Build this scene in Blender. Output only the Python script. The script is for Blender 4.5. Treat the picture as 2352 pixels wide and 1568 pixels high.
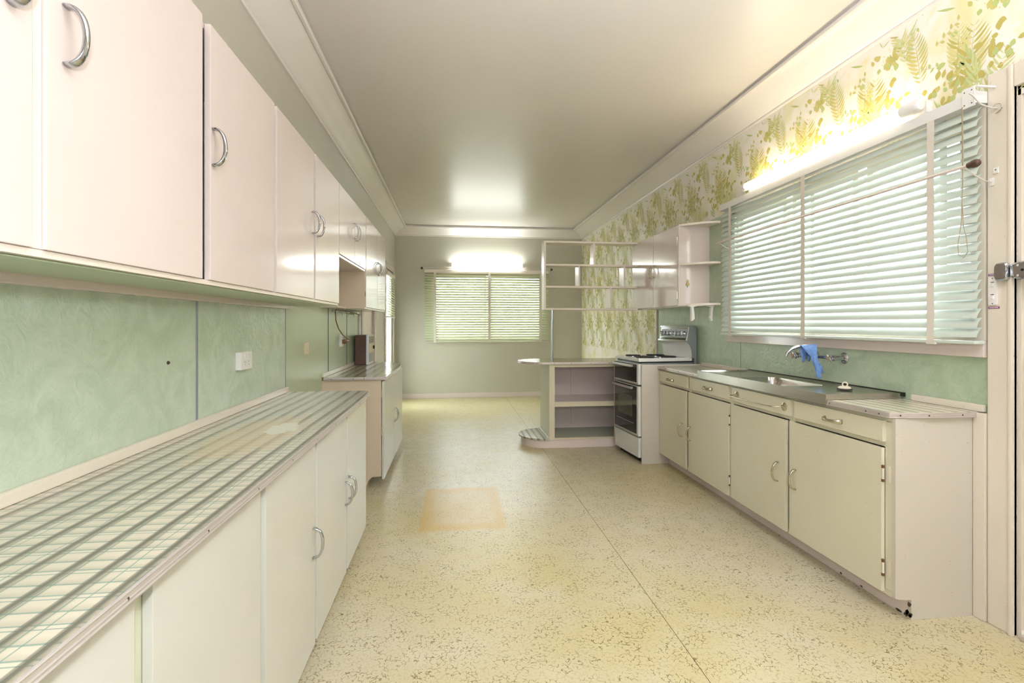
import bpy, bmesh, math, random
from mathutils import Matrix, Vector
R = math.radians
S = bpy.context.scene
for o in list(bpy.data.objects): bpy.data.objects.remove(o)
COL = S.collection

# ------------------------------------------------------------------ camera, world, lights, exposure
TH = math.atan(134/1150); EYE = 1.27
cam_d = bpy.data.cameras.new('camera'); cam = bpy.data.objects.new('camera', cam_d); COL.objects.link(cam)
cam.location = (0, 0, EYE); cam.rotation_euler = (R(90), 0, -TH)
cam_d.sensor_width = 36; cam_d.lens = 1150/2352*36; cam_d.shift_y = -39/2352; cam_d.clip_start = .02
S.camera = cam
def srgb(r, g, b):
    f = lambda c: (c/255/12.92) if c/255 <= .04045 else ((c/255+.055)/1.055)**2.4
    return (f(r), f(g), f(b), 1)
w = bpy.data.worlds.new('overcast_sky'); S.world = w; w.use_nodes = True
w.node_tree.nodes['Background'].inputs[0].default_value = (.90, .97, 1.0, 1)
w.node_tree.nodes['Background'].inputs[1].default_value = 9.0
def area(name, loc, rot, sx, sy, power, col=(1,1,1)):
    l = bpy.data.lights.new(name, 'AREA'); l.shape = 'RECTANGLE'; l.size = sx; l.size_y = sy; l.energy = power; l.color = col
    o = bpy.data.objects.new(name, l); COL.objects.link(o); o.location = loc; o.rotation_euler = rot
    return o
area('camera_flash', (0, -.06, 1.53), (R(84), 0, -TH), .07, .07, 8, (.90, .95, 1))
area('rear_fill_light', (.64, -1.15, 1.6), (R(108), 0, 0), 2.9, 2.1, 13, (.84, .91, 1))  # added soft fill behind the camera, stands for no lamp in the room
up_fill = area('ceiling_fill_light', (1.0, .0, 2.1), (R(158), 0, 0), .4, .4, 56, (.84, .91, 1)); up_fill.data.spread = R(140)  # unseen upward fill, added to brighten the ceiling and upper walls
S.view_settings.view_transform = 'Standard'; S.view_settings.look = 'None'; S.view_settings.gamma = 1
S.view_settings.use_curve_mapping = False; S.view_settings.exposure = 1.1

# ------------------------------------------------------------------ node helpers and materials
class NT:
    def __init__(s, name):
        s.m = bpy.data.materials.new(name); s.m.use_nodes = True; s.t = s.m.node_tree; s.b = s.t.nodes['Principled BSDF']
    def n(s, typ, **kw):
        n = s.t.nodes.new(typ)
        for k, v in kw.items(): setattr(n, k, v)
        return n
    def put(s, sock, v):
        if isinstance(v, bpy.types.NodeSocket): s.t.links.new(v, sock)
        else: sock.default_value = v
    def math(s, op, a, b=0.0, c=0.0, clamp=False):
        n = s.n('ShaderNodeMath', operation=op, use_clamp=clamp); s.put(n.inputs[0], a); s.put(n.inputs[1], b); s.put(n.inputs[2], c); return n.outputs[0]
    def xyz(s):
        c = s.n('ShaderNodeTexCoord'); x = s.n('ShaderNodeSeparateXYZ'); s.t.links.new(c.outputs['Object'], x.inputs[0])
        s.co = c.outputs['Object']; return x.outputs
    def noise(s, scale, detail=2.0, rough=.5, vec=None, dist=0.0):
        n = s.n('ShaderNodeTexNoise'); n.inputs['Scale'].default_value = scale; n.inputs['Detail'].default_value = detail
        n.inputs['Roughness'].default_value = rough; n.inputs['Distortion'].default_value = dist
        if vec is None:
            if not hasattr(s, 'co'): s.xyz()
            vec = s.co
        s.put(n.inputs['Vector'], vec); return n.outputs['Fac']
    def mix(s, f, a, b):
        n = s.n('ShaderNodeMix', data_type='RGBA'); s.put(n.inputs[0], f); s.put(n.inputs[6], a); s.put(n.inputs[7], b); return n.outputs[2]
    def ss(s, x, lo, hi):
        n = s.n('ShaderNodeMapRange', interpolation_type='SMOOTHSTEP'); s.put(n.inputs[0], x); n.inputs[1].default_value = lo; n.inputs[2].default_value = hi
        return n.outputs[0]
    def bump(s, h, strength, dist=.01):
        n = s.n('ShaderNodeBump'); n.inputs['Strength'].default_value = strength; n.inputs['Distance'].default_value = dist
        s.put(n.inputs['Height'], h); s.t.links.new(n.outputs[0], s.b.inputs['Normal'])
    def set(s, col=None, rough=.5, metal=0.0, **kw):
        if col is not None: s.put(s.b.inputs['Base Color'], col)
        s.put(s.b.inputs['Roughness'], rough); s.b.inputs['Metallic'].default_value = metal
        for k, v in kw.items(): s.put(s.b.inputs[k.replace('_', ' ')], v)
        return s.m
def enamel(name, c, rough=.16, var=.04, wave=.12, chips=0.0):
    t = NT(name); col = srgb(*c); dark = tuple(x*(1-var*2.2) for x in col[:3])+(1,)
    out = t.mix(t.noise(2.2, 3), dark, col)
    if chips:
        k = t.math('MULTIPLY', t.ss(t.noise(75, 3, .6), .70, .73), t.ss(t.noise(4.0, 1), .47, .58))
        out = t.mix(t.math('MULTIPLY', k, chips), out, srgb(92, 72, 54))
    t.bump(t.noise(7, 2, .4), wave, .004)
    return t.set(out, rough)
def plain(name, c, rough=.5, metal=0.0, **kw):
    t = NT(name); col = srgb(*c)
    n = t.noise(14, 3); out = t.mix(n, tuple(x*.93 for x in col[:3])+(1,), col)
    return t.set(out, rough, metal, **kw)
def emis(name, c, st):
    t = NT(name); t.set((.9,.9,.9,1), .4); t.b.inputs['Emission Color'].default_value = c; t.b.inputs['Emission Strength'].default_value = st
    return t.m
M = {}
M['pink'] = enamel('cream_pink_enamel', (227, 212, 206), .13)
M['pink2'] = enamel('cream_pink_enamel_edge', (238, 226, 214), .25)
M['tan'] = enamel('tan_enamel', (216, 198, 176), .35)
M['base_l'] = enamel('pale_cream_enamel', (212, 211, 203), .2)
M['base_r'] = enamel('yellowed_cream_enamel', (226, 220, 196), .25, .06, .12, .5)
M['frame_r'] = enamel('yellowed_cream_frame', (220, 214, 190), .3, .07, .12, .5)
M['panel_r'] = enamel('chipped_cream_panel', (212, 204, 192), .3, .05, .1, .6)
M['pinkin'] = enamel('dusty_pink_interior', (234, 218, 212), .4)
M['pen_side'] = enamel('pale_green_enamel', (206, 208, 182), .3)
M['pen'] = enamel('chipped_cream_enamel', (226, 215, 190), .3, .05, .1, 1)
M['ceil'] = enamel('gloss_ceiling_paint', (222, 214, 206), .34, .02, .05)
M['corn'] = enamel('cornice_paint', (230, 222, 214), .3, .02)
M['wall'] = enamel('pale_grey_green_wall_paint', (200, 195, 180), .32, .04)
M['green'] = enamel('green_wall_paint', (184, 196, 164), .3, .05)
M['arch'] = enamel('cream_white_woodwork', (228, 217, 202), .22, .03, .1, .5)
M['white'] = plain('white_enamel', (235, 233, 230), .15)
M['plastic'] = plain('white_plastic', (238, 234, 230), .3)
M['beige'] = plain('beige_plastic', (226, 208, 178), .35)
M['chrome'] = plain('chrome', (196, 198, 204), .10, 1)
M['oldchrome'] = plain('worn_chrome', (205, 198, 178), .26, 1)
M['alu'] = plain('aluminium_edging', (214, 206, 202), .34, .55)
M['black'] = plain('black_gap', (22, 20, 18), .5)
M['dark'] = plain('dark_screw', (60, 48, 40), .5)
M['rust'] = plain('rusty_metal', (110, 72, 46), .7)
M['brown'] = plain('brown_metal', (92, 62, 46), .35)
M['bakelite'] = plain('brown_plug', (128, 96, 62), .4)
M['silver'] = plain('silver_trim', (200, 202, 215), .3, .6)
M['grey'] = plain('grey_metal', (150, 155, 158), .35, .3)
M['iron'] = plain('black_hotplate', (34, 30, 28), .55)
M['cord'] = plain('tan_cord', (176, 160, 132), .8)
M['knobbrown'] = plain('brown_knob', (84, 58, 46), .4)
M['purple'] = plain('purple_tape', (140, 62, 122), .4)
M['label'] = plain('white_marks', (240, 225, 240), .5)
M['slatR'] = enamel('pale_green_slat', (208, 217, 208), .3, .02)
M['slatF'] = enamel('pale_olive_slat', (206, 209, 178), .3, .02)
M['tape'] = plain('white_cotton_tape', (224, 215, 204), .9)
M['rubber'] = plain('black_rubber', (40, 30, 26), .6)
M['plugw'] = plain('cream_plug', (232, 220, 200), .35)
M['knobhub'] = plain('dusty_tap_disc', (176, 156, 140), .4, .6)
M['tubeR'] = emis('warm_tube_glow', (1, .87, .64, 1), 8)
M['tubeF'] = emis('cool_tube_glow', (.93, 1, .98, 1), 15)
M['ornament'] = plain('cream_gold_ornament', (214, 194, 140), .5)
# stainless steel
t = NT('brushed_steel'); x = t.xyz(); mp = t.n('ShaderNodeMapping'); t.put(mp.inputs[0], t.co); mp.inputs['Scale'].default_value = (90, 3, 90)
t.put(t.b.inputs['Base Color'], t.mix(t.noise(1, 3, vec=mp.outputs[0]), srgb(176, 170, 160), srgb(205, 200, 192)))
M['steel'] = t.set(None, t.math('MULTIPLY_ADD', t.noise(6, 2), .14, .17), 1)
# blue cloth
t = NT('blue_cloth'); M['cloth'] = t.set(t.mix(t.noise(70, 3), srgb(88, 128, 196), srgb(140, 174, 224)), .95); t.bump(t.noise(300, 2), .4, .002)
# glass
t = NT('window_glass'); M['glass'] = t.set((1, 1, 1, 1), 0.0, 0, Transmission_Weight=1.0, IOR=1.45)
t = NT('hammered_glass'); M['hglass'] = t.set((.95, 1, .97, 1), .12, 0, Transmission_Weight=1.0, IOR=1.45)
v = t.n('ShaderNodeTexVoronoi'); v.inputs['Scale'].default_value = 42; t.xyz(); t.put(v.inputs['Vector'], t.co); t.bump(v.outputs['Distance'], 1.0, .01)
t = NT('dark_oven_glass'); M['oveng'] = t.set(srgb(46, 42, 38), .06, 0, Coat_Weight=.6)
t = NT('oven_window'); M['ovenw'] = t.set(srgb(96, 92, 80), .08)
# embossed green laminate: pale swirling veins
def swirl(name, c1, c2):
    t = NT(name); n1 = t.noise(6.5, 3, .5, dist=1.4); n2 = t.noise(16, 3, .5, dist=2.0)
    vein = t.math('SUBTRACT', 1.0, t.math('MULTIPLY', t.math('ABSOLUTE', t.math('SUBTRACT', n2, .5)), 22.0), clamp=True)
    c = t.mix(t.ss(n1, .3, .7), srgb(*c1), srgb(*c2)); c = t.mix(t.math('MULTIPLY', vein, .22), c, srgb(208, 218, 204))
    t.bump(t.math('ADD', n1, n2), .6, .006); return t.set(c, .28)
M['swirl'] = swirl('embossed_green_laminate', (178, 193, 170), (194, 206, 186))
M['swirlR'] = swirl('green_laminate_panel', (170, 188, 160), (184, 198, 172))
# plaid laminate
def plaid(name, base, along=.062, strength=1.0, fy=.078, stain=False):
    t = NT(name); X, Y, Z = t.xyz()
    wx = t.math('MULTIPLY', t.math('SUBTRACT', t.noise(3.5, 1), .5), .018)
    wy = t.math('MULTIPLY', t.math('SUBTRACT', t.noise(5, 1), .5), .010)
    def line(v, warp, p, off, wd, k=1.0):
        f = t.math('FRACT', t.math('ADD', t.math('DIVIDE', t.math('ADD', v, t.math('MULTIPLY', warp, k)), p), off))
        return t.math('SUBTRACT', 1.0, t.ss(t.math('MULTIPLY', t.math('ABSOLUTE', t.math('SUBTRACT', f, .5)), p), wd*.55, wd))
    def fade(v, warp, p, off, wd):      # sharp on one side, soft on the other
        f = t.math('FRACT', t.math('ADD', t.math('DIVIDE', t.math('ADD', v, t.math('MULTIPLY', warp, .35)), p), off))
        return t.math('MULTIPLY', t.math('SUBTRACT', 1.0, t.ss(f, .04, wd/p)), t.ss(f, 0, .03))
    c = t.mix(t.noise(9, 2), srgb(*[v*.95 for v in base]), srgb(*base))
    grey, teal = srgb(120, 116, 100), srgb(122, 148, 138)
    for p, off, wd, s_, cc in ((fy, .1, .020, .35, srgb(150, 145, 125)), (fy, .52, .020, .35, srgb(150, 145, 125))):
        c = t.mix(t.math('MULTIPLY', fade(Y, wy, p, off, wd), s_*strength), c, cc)
    for p, off, wd in ((fy, .1, .0030), (fy, .52, .0026), (fy, .66, .0018)):
        c = t.mix(t.math('MULTIPLY', line(Y, wy, p, off+.5, wd), .75*strength), c, teal)
    for p, off, wd, k in ((along*1.0, .42, .0022, 1.6), (along*1.37, .8, .0018, -1.6)):
        c = t.mix(t.math('MULTIPLY', line(X, wx, p, off, wd, k), .7*strength), c, teal)
    c = t.mix(t.math('MULTIPLY', fade(X, wx, along, .2, .026), .95*strength), c, grey)
    c = t.mix(t.math('MULTIPLY', line(X, wx, along, .66, .0075, .35), .7*strength), c, srgb(104, 102, 92))
    if stain:
        def ell(cx, cy, rx, ry, lo, hi):
            a = t.math('POWER', t.math('DIVIDE', t.math('SUBTRACT', X, cx), rx), 2.0); b = t.math('POWER', t.math('DIVIDE', t.math('SUBTRACT', Y, cy), ry), 2.0)
            d = t.math('ADD', t.math('SQRT', t.math('ADD', a, b)), t.math('MULTIPLY', t.math('SUBTRACT', t.noise(24, 4, .7), .5), 1.3)); return t.math('SUBTRACT', 1.0, t.ss(d, lo, hi))
        c = t.mix(t.math('MULTIPLY', ell(-.72, 1.92, .17, .42, .5, 1.1), .62), c, srgb(206, 182, 142))
        c = t.mix(t.math('MULTIPLY', ell(-.655, 2.03, .06, .12, .85, .92), .95), c, srgb(216, 210, 192))
    return t.set(c, .17)
M['plaidL'] = plaid('plaid_laminate', (214, 205, 186), stain=True)
M['plaidF'] = plaid('striped_laminate', (214, 205, 176), .075, .8)
M['plaidR'] = plaid('faded_plaid_laminate', (226, 216, 196), .06, .55)
M['plaidP'] = plaid('speckled_laminate', (212, 203, 176), .03, .5, .05)
t = NT('ribbed_liner'); X, Y, Z = t.xyz(); f = t.math('FRACT', t.math('MULTIPLY', X, 60)); M['liner'] = t.set(t.mix(t.ss(f, .4, .6), srgb(206, 210, 190), srgb(180, 186, 166)), .5)
# lino floor
t = NT('speckled_lino'); X, Y, Z = t.xyz()
big = t.noise(.55, 2, .5); mid = t.noise(2.4, 3, .55)
base = t.mix(t.ss(big, .38, .62), srgb(208, 198, 170), srgb(204, 190, 142)); base = t.mix(t.math('MULTIPLY', t.ss(mid, .45, .75), .5), base, srgb(216, 209, 190))
base = t.mix(t.math('MULTIPLY', t.ss(Y, 5.2, 7.4), .55), base, srgb(210, 198, 140))
mp = t.n('ShaderNodeMixRGB'); nz = t.n('ShaderNodeTexNoise'); nz.inputs['Scale'].default_value = 40; t.put(nz.inputs['Vector'], t.co)
mp.inputs[0].default_value = .022; t.put(mp.inputs[1], t.co); t.put(mp.inputs[2], nz.outputs['Color'])
vo = t.n('ShaderNodeTexVoronoi', feature='DISTANCE_TO_EDGE'); vo.inputs['Scale'].default_value = 54; t.put(vo.inputs['Vector'], mp.outputs[0])
line = t.math('SUBTRACT', 1.0, t.ss(vo.outputs[0], .026, .072)); msk = t.ss(t.noise(62, 2, .5), .455, .51); msk2 = t.ss(t.noise(11, 2), .40, .56)
sq = t.math('MULTIPLY', t.math('MULTIPLY', line, msk), t.math('MULTIPLY_ADD', msk2, .7, .3))
c = t.mix(t.math('MULTIPLY', sq, .85), base, srgb(104, 88, 44))
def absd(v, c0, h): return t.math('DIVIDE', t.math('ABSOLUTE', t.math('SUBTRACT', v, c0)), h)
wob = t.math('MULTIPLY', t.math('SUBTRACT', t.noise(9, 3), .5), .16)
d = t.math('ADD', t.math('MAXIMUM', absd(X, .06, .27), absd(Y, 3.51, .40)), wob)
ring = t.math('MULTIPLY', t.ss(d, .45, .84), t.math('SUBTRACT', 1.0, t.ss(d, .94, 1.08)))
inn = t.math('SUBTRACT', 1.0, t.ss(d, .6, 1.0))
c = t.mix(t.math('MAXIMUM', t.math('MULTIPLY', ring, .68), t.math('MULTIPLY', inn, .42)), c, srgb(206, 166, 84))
t.bump(t.noise(60, 2), .05, .002)
M['floor'] = t.set(c, t.math('MULTIPLY_ADD', t.noise(5, 2), .1, .3))
M['seam'] = plain('floor_seam', (110, 92, 58), .6)
t = NT('wallpaper_ground'); n1 = t.noise(3.2, 3, .6, dist=1.0); n2 = t.noise(8, 3, .6, dist=1.5)
c = t.mix(t.ss(n1, .46, .72), srgb(240, 233, 222), srgb(228, 218, 165)); c = t.mix(t.math('MULTIPLY', t.ss(n2, .50, .75), .6), c, srgb(224, 222, 178))
M['paper'] = t.set(c, .45)
PRINT = [plain('print_olive', (194, 180, 98), .5), plain('print_gold', (206, 194, 118), .5), plain('print_leaf_green', (188, 198, 128), .5),
         plain('print_pale_green', (206, 210, 150), .5), plain('print_pale_yellow', (218, 208, 140), .5), plain('print_stem', (190, 176, 128), .5)]
t = NT('cream_door_paint'); X, Y, Z = t.xyz()
dd = t.math('ADD', t.math('ADD', absd(Y, 1.76, .035), t.math('POWER', absd(Z, .93, .24), 3.0)), t.math('MULTIPLY', t.math('SUBTRACT', t.noise(30, 3), .5), .9))
M['doorR'] = t.set(t.mix(t.math('SUBTRACT', 1.0, t.ss(dd, .7, 1.1)), srgb(226, 213, 198), srgb(176, 134, 92)), .25)

# ------------------------------------------------------------------ mesh helpers (all geometry is built in world coordinates, metres)
def tag(o, label=None, cat=None, group=None, kind=None):
    if label: o['label'] = label
    if cat: o['category'] = cat
    if group: o['group'] = group
    if kind: o['kind'] = kind
    return o
def thing(name, label, cat, loc, group=None, rz=0):
    o = bpy.data.objects.new(name, None); COL.objects.link(o); o.empty_display_size = .05
    o.location = loc; o.rotation_euler = (0, 0, rz); return tag(o, label, cat, group)
def adopt(o, par):
    o.parent = par
    m = Matrix.LocRotScale(par.location, par.rotation_euler, None) if par.parent is None else WORLD.get(par.name, Matrix())
    o.matrix_parent_inverse = m.inverted() if par.type == 'EMPTY' and not par.rotation_euler.z else (Matrix() if par.type == 'EMPTY' else Matrix())
WORLD = {}
def obj(name, bm, mat, par=None, smooth=True):
    me = bpy.data.meshes.new(name)
    bmesh.ops.recalc_face_normals(bm, faces=bm.faces); bm.to_mesh(me); bm.free()
    for m in (mat if isinstance(mat, (list, tuple)) else [mat]): me.materials.append(m)
    if smooth:
        me.polygons.foreach_set('use_smooth', [True]*len(me.polygons))
        me.set_sharp_from_angle(angle=R(32))
    o = link(name, me, par)
    if smooth: wn = o.modifiers.new('weighted_normal', 'WEIGHTED_NORMAL'); wn.weight = 100; wn.keep_sharp = True
    return o
def link(name, me, par=None, mat4=None):
    o = bpy.data.objects.new(name, me); COL.objects.link(o)
    if mat4 is not None: o.matrix_world = mat4
    if par: adopt(o, par)
    return o
def nb(): return bmesh.new()
def box(bm, x0, x1, y0, y1, z0, z1, bev=0, mi=0):
    a = bmesh.new()
    x0, x1 = min(x0, x1), max(x0, x1); y0, y1 = min(y0, y1), max(y0, y1); z0, z1 = min(z0, z1), max(z0, z1)
    vs = [a.verts.new(p) for p in ((x0,y0,z0),(x1,y0,z0),(x1,y1,z0),(x0,y1,z0),(x0,y0,z1),(x1,y0,z1),(x1,y1,z1),(x0,y1,z1))]
    for f in ((3,2,1,0),(4,5,6,7),(0,1,5,4),(1,2,6,5),(2,3,7,6),(3,0,4,7)): a.faces.new([vs[i] for i in f])
    if bev: bmesh.ops.bevel(a, geom=a.edges[:], offset=bev, segments=2, profile=.6, affect='EDGES')
    merge(bm, a, mi); return bm
def merge(bm, a, mi=0, mat=None):
    if mat is not None: bmesh.ops.transform(a, matrix=mat, verts=a.verts)
    mp = {v: bm.verts.new(v.co) for v in a.verts}
    for f in a.faces:
        try: nf = bm.faces.new([mp[v] for v in f.verts]); nf.material_index = mi
        except ValueError: pass
    a.free()
def B(x0, x1, y0, y1, z0, z1, bev=.0015): return box(nb(), x0, x1, y0, y1, z0, z1, bev)
def sweep(bm, pts, rad, seg=10, sq=None, up=None, caps=True, mi=0):
    """tube along pts; rad a number, a list, or list of (a,b) half sizes"""
    P = [Vector(p) for p in pts]; n = len(P); prev = None; rings = []
    for i, p in enumerate(P):
        d = (P[min(i+1, n-1)]-P[max(i-1, 0)]).normalized()
        if up is not None: u = Vector(up)
        elif prev is None: u = Vector((0,0,1)) if abs(d.z) < .9 else Vector((1,0,0))
        else: u = prev
        s = d.cross(u).normalized(); u = s.cross(d).normalized(); prev = u
        r = rad[i] if isinstance(rad, (list, tuple)) else rad
        ra, rb = r if isinstance(r, (list, tuple)) else (r, r)
        rings.append([bm.verts.new(p + s*ra*math.cos(2*math.pi*k/seg) + u*rb*math.sin(2*math.pi*k/seg)) for k in range(seg)])
    for a, b in zip(rings, rings[1:]):
        for k in range(seg): bm.faces.new((a[k], a[(k+1)%seg], b[(k+1)%seg], b[k])).material_index = mi
    if caps: bm.faces.new(rings[0]).material_index = mi; bm.faces.new(rings[-1][::-1]).material_index = mi
    return bm
def cyl(bm, a, b, r, seg=14, r2=None): return sweep(bm, [a, b], [r, r if r2 is None else r2], seg)
def lathe(bm, prof, c, axis=(0,0,1), seg=20):
    """prof: list of (radius, height along axis)"""
    ax = Vector(axis).normalized(); u = ax.orthogonal().normalized(); v = ax.cross(u); c = Vector(c); rings = []
    for r, h in prof: rings.append([bm.verts.new(c+ax*h+(u*math.cos(2*math.pi*k/seg)+v*math.sin(2*math.pi*k/seg))*max(r, 1e-4)) for k in range(seg)])
    for a, b in zip(rings, rings[1:]):
        for k in range(seg): bm.faces.new((a[k], a[(k+1)%seg], b[(k+1)%seg], b[k]))
    bm.faces.new(rings[0]); bm.faces.new(rings[-1][::-1]); return bm
def prism(bm, poly, z0, z1, bev=0):
    """extrude a plan polygon [(x,y)] in Z"""
    a = bmesh.new(); lo = [a.verts.new((x, y, z0)) for x, y in poly]; hi = [a.verts.new((x, y, z1)) for x, y in poly]; n = len(poly)
    a.faces.new(lo[::-1]); a.faces.new(hi)
    for i in range(n): a.faces.new((lo[i], lo[(i+1)%n], hi[(i+1)%n], hi[i]))
    if bev: bmesh.ops.bevel(a, geom=[e for e in a.edges if abs(e.verts[0].co.z-e.verts[1].co.z) < 1e-6], offset=bev, segments=2, affect='EDGES')
    merge(bm, a); return bm
def extr(bm, prof, ax, a0, a1):
    """extrude a closed profile: ax 'Y' with prof (x,z), ax 'X' with prof (y,z)"""
    f = (lambda p, t: (p[0], t, p[1])) if ax == 'Y' else (lambda p, t: (t, p[0], p[1]))
    A = [bm.verts.new(f(p, a0)) for p in prof]; Bv = [bm.verts.new(f(p, a1)) for p in prof]; n = len(prof)
    bm.faces.new(A); bm.faces.new(Bv[::-1])
    for i in range(n): bm.faces.new((A[i], Bv[i], Bv[(i+1)%n], A[(i+1)%n]))
    return bm

# shared meshes ------------------------------------------------------------
def handle_mesh(name, mat, L=.108, h=.034):
    bm = nb(); pts = []; rad = []; N = 16
    for i in range(N+1):
        p = math.pi*i/N; u = -L/2*math.cos(p); wv = .002+h*math.sin(p)**.75
        mid = math.sin(p)**1.5
        pts.append((wv, 0, u)); rad.append((.0112-.0046*mid, .0046+.0010*mid) if 0 < i < N else (.011, .004))
    sweep(bm, pts, rad, 10, up=None); me = bpy.data.meshes.new(name)
    bmesh.ops.recalc_face_normals(bm, faces=bm.faces); bm.to_mesh(me); bm.free(); me.materials.append(mat)
    me.polygons.foreach_set('use_smooth', [True]*len(me.polygons)); return me
HM = handle_mesh('handle', M['chrome']); HO = handle_mesh('handle', M['oldchrome'])
def handle(par, me, x, y, z, nx, horizontal=False, tilt=0):
    """nx = +1 handle sticks out towards +X, -1 towards -X"""
    m = Matrix.Translation((x, y, z))
    if nx < 0: m = m @ Matrix.Rotation(math.pi, 4, 'Z')
    if horizontal: m = m @ Matrix.Rotation(R(90+tilt), 4, 'X')
    o = bpy.data.objects.new('handle', me); COL.objects.link(o); o.parent = par; o.matrix_world = m; o.matrix_basis = m
    return o
SC = nb(); lathe(SC, [(.0034, 0), (.0034, .0008), (.002, .0018), (.0005, .002)], (0,0,0), (1,0,0), 8)
SCM = bpy.data.meshes.new('screw'); SC.to_mesh(SCM); SC.free(); SCM.materials.append(M['dark'])
def screw(par, x, y, z, rz=0):
    o = bpy.data.objects.new('screw', SCM); COL.objects.link(o); o.parent = par; o.matrix_basis = Matrix.Translation((x, y, z)) @ Matrix.Rotation(rz, 4, 'Z')
    if par.type == 'EMPTY': o.matrix_parent_inverse = Matrix.Translation(par.location).inverted()

# ------------------------------------------------------------------ room shell
XL, XR, YB, YF, ZC = -1.0, 2.28, -1.3, 8.75, 2.95
struct = lambda o: tag(o, kind='structure')
struct(obj('floor', box(nb(), XL-.12, XR+.12, YB-.12, YF+.12, -.1, 0), M['floor'], smooth=False))
fl = bpy.data.objects['floor']
obj('floor_seam', box(nb(), .903, .9055, YB, 8.74, -.001, .0006), M['seam'], fl)
gm = plain('concrete_ground', (150, 150, 140), .9); struct(obj('ground', box(nb(), -30, 30, -30, 30, -.7, -.6), gm, smooth=False))
struct(obj('ceiling', box(nb(), XL-.12, XR+.12, YB-.12, YF+.12, ZC, ZC+.1), M['ceil'], smooth=False))
def wall_x(name, xa, xb, holes, mat):
    bm = nb(); ys = sorted({YB-.12, YF+.12} | {h[0] for h in holes} | {h[1] for h in holes})
    for a, b in zip(ys, ys[1:]):
        hs = [h for h in holes if h[0] <= a and h[1] >= b]
        if not hs: box(bm, xa, xb, a, b, 0, ZC)
        for h in hs:
            if h[2] > 0: box(bm, xa, xb, a, b, 0, h[2])
            box(bm, xa, xb, a, b, h[3], ZC)
    return struct(obj(name, bm, mat, smooth=False))
wl = wall_x('wall_left', XL-.12, XL, [(5.66, 6.46, 0, 2.05), (7.5, 8.42, 0, 2.12)], M['wall'])
wr = wall_x('wall_right', XR, XR+.12, [(.86, 1.78, 0, 2.23), (1.99, 3.88, 1.2, 2.2)], M['wall'])
bm = nb()   # far wall with its window hole
WX0, WX1, WZ0, WZ1 = -.40, 1.60, 1.00, 2.17
box(bm, XL-.12, WX0, YF, YF+.12, 0, ZC); box(bm, WX1, XR+.12, YF, YF+.12, 0, ZC); box(bm, WX0, WX1, YF, YF+.12, 0, WZ0); box(bm, WX0, WX1, YF, YF+.12, WZ1, ZC)
wf = struct(obj('wall_back', bm, M['wall'], smooth=False))
struct(obj('wall_front', box(nb(), XL-.12, XR+.12, YB-.12, YB, 0, ZC), M['wall'], smooth=False))
# green panels on the walls
for a, b in ((YB, 2.078), (2.086, 3.118)): obj('wall_panel', B(XL, XL+.004, a, b, .87, 1.40, 0), M['swirl'], wl)
for a, b in ((3.124, 4.138), (4.143, 4.838), (4.843, 5.42)): obj('wall_panel', B(XL, XL+.004, a, b, .0, 1.43, 0), M['green'], wl)
for y, wd, mt in ((2.082, .007, 'grey'), (3.121, .004, 'grey'), (4.14, .003, 'black'), (4.84, .003, 'black')): obj('cover_strip', B(XL+.003, XL+.007, y-wd, y+wd, .88, 1.40), M[mt], wl)
obj('cover_strip', B(XL, XL+.02, 5.42, 5.46, .87, 1.42), M['pink2'], wl)
obj('timber_batten', B(XL+.004, XL+.034, YB, 3.13, 1.36, 1.398, .006), M['pink'], wl)
for a, b, c_ in ((1.89, 3.755, 1.2), (3.762, 3.88, 1.2), (3.882, 5.40, 2.199)): obj('wall_panel', B(XR-.004, XR, a, b, .89, c_, 0), M['swirlR'], wr)
obj('cover_strip', B(XR-.006, XR, 3.755, 3.762, .89, 1.2), M['grey'], wr)
obj('cover_strip', B(XR-.02, XR, 5.40, 5.43, .88, 1.45), M['pink2'], wr)
obj('wallpaper', B(XR-.002, XR, .2, YF, 2.2, 2.80, 0), M['paper'], wr)
obj('wallpaper', B(XR-.002, XR, 5.43, YF, 0, 2.2, 0), M['paper'], wr)
# printed leaves of the wallpaper: flat print lying on the paper
rnd = random.Random(7)
bm = nb(); cnt = [0]
def leaf(y, z, ang, L, W, mi, seg=4, curve=0.0):
    ca, sa = math.cos(ang), math.sin(ang); cnt[0] += 1; xx = XR-.0023-(cnt[0] % 60)*.00002
    a = []; b = []
    for i in range(1, seg):
        t_ = i/seg; w_ = W*math.sin(math.pi*t_**.85); u = L*t_; off = curve*L*t_*t_
        a.append((u, off+w_/2)); b.append((u, off-w_/2))
    pl = [(0, 0)]+a+[(L, curve*L)]+b[::-1]
    pts = [(y+p*ca-q*sa, z+p*sa+q*ca) for p, q in pl]
    if any(q > 2.79 or p > YF-.01 or (p < 5.435 and q < 2.205) or p < .25 or q < .9 for p, q in pts): return
    bm.faces.new([bm.verts.new((xx, p, q)) for p, q in pts]).material_index = mi
def fern(y, z, ang, L, mi, n=13, w_=.3):
    leaf(y, z, ang, L, .003, 5, 2)
    for i in range(n):
        t_ = (i+.5)/n; ly, lz = y+math.cos(ang)*L*t_, z+math.sin(ang)*L*t_; ll = L*w_*math.sin(math.pi*(.15+.8*t_))
        for s_ in (-1, 1): leaf(ly, lz, ang+s_*1.05, ll, ll*.16, mi if rnd.random() < .8 else (mi+1) % 5, 4, -s_*.25)
TW, THT = .52, .56
recipe = random.Random(3)
items = []
for k in range(6): items.append(('fern', recipe.uniform(0, TW), recipe.uniform(0, THT), R(recipe.uniform(55, 125)), recipe.uniform(.20, .32), recipe.choice([1, 2, 3, 4]), recipe.choice([.3, .36])))
for k in range(5): items.append(('clump', recipe.uniform(0, TW), recipe.uniform(0, THT), recipe.choice([0, 0, 1]), 13+k*2))
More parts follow.
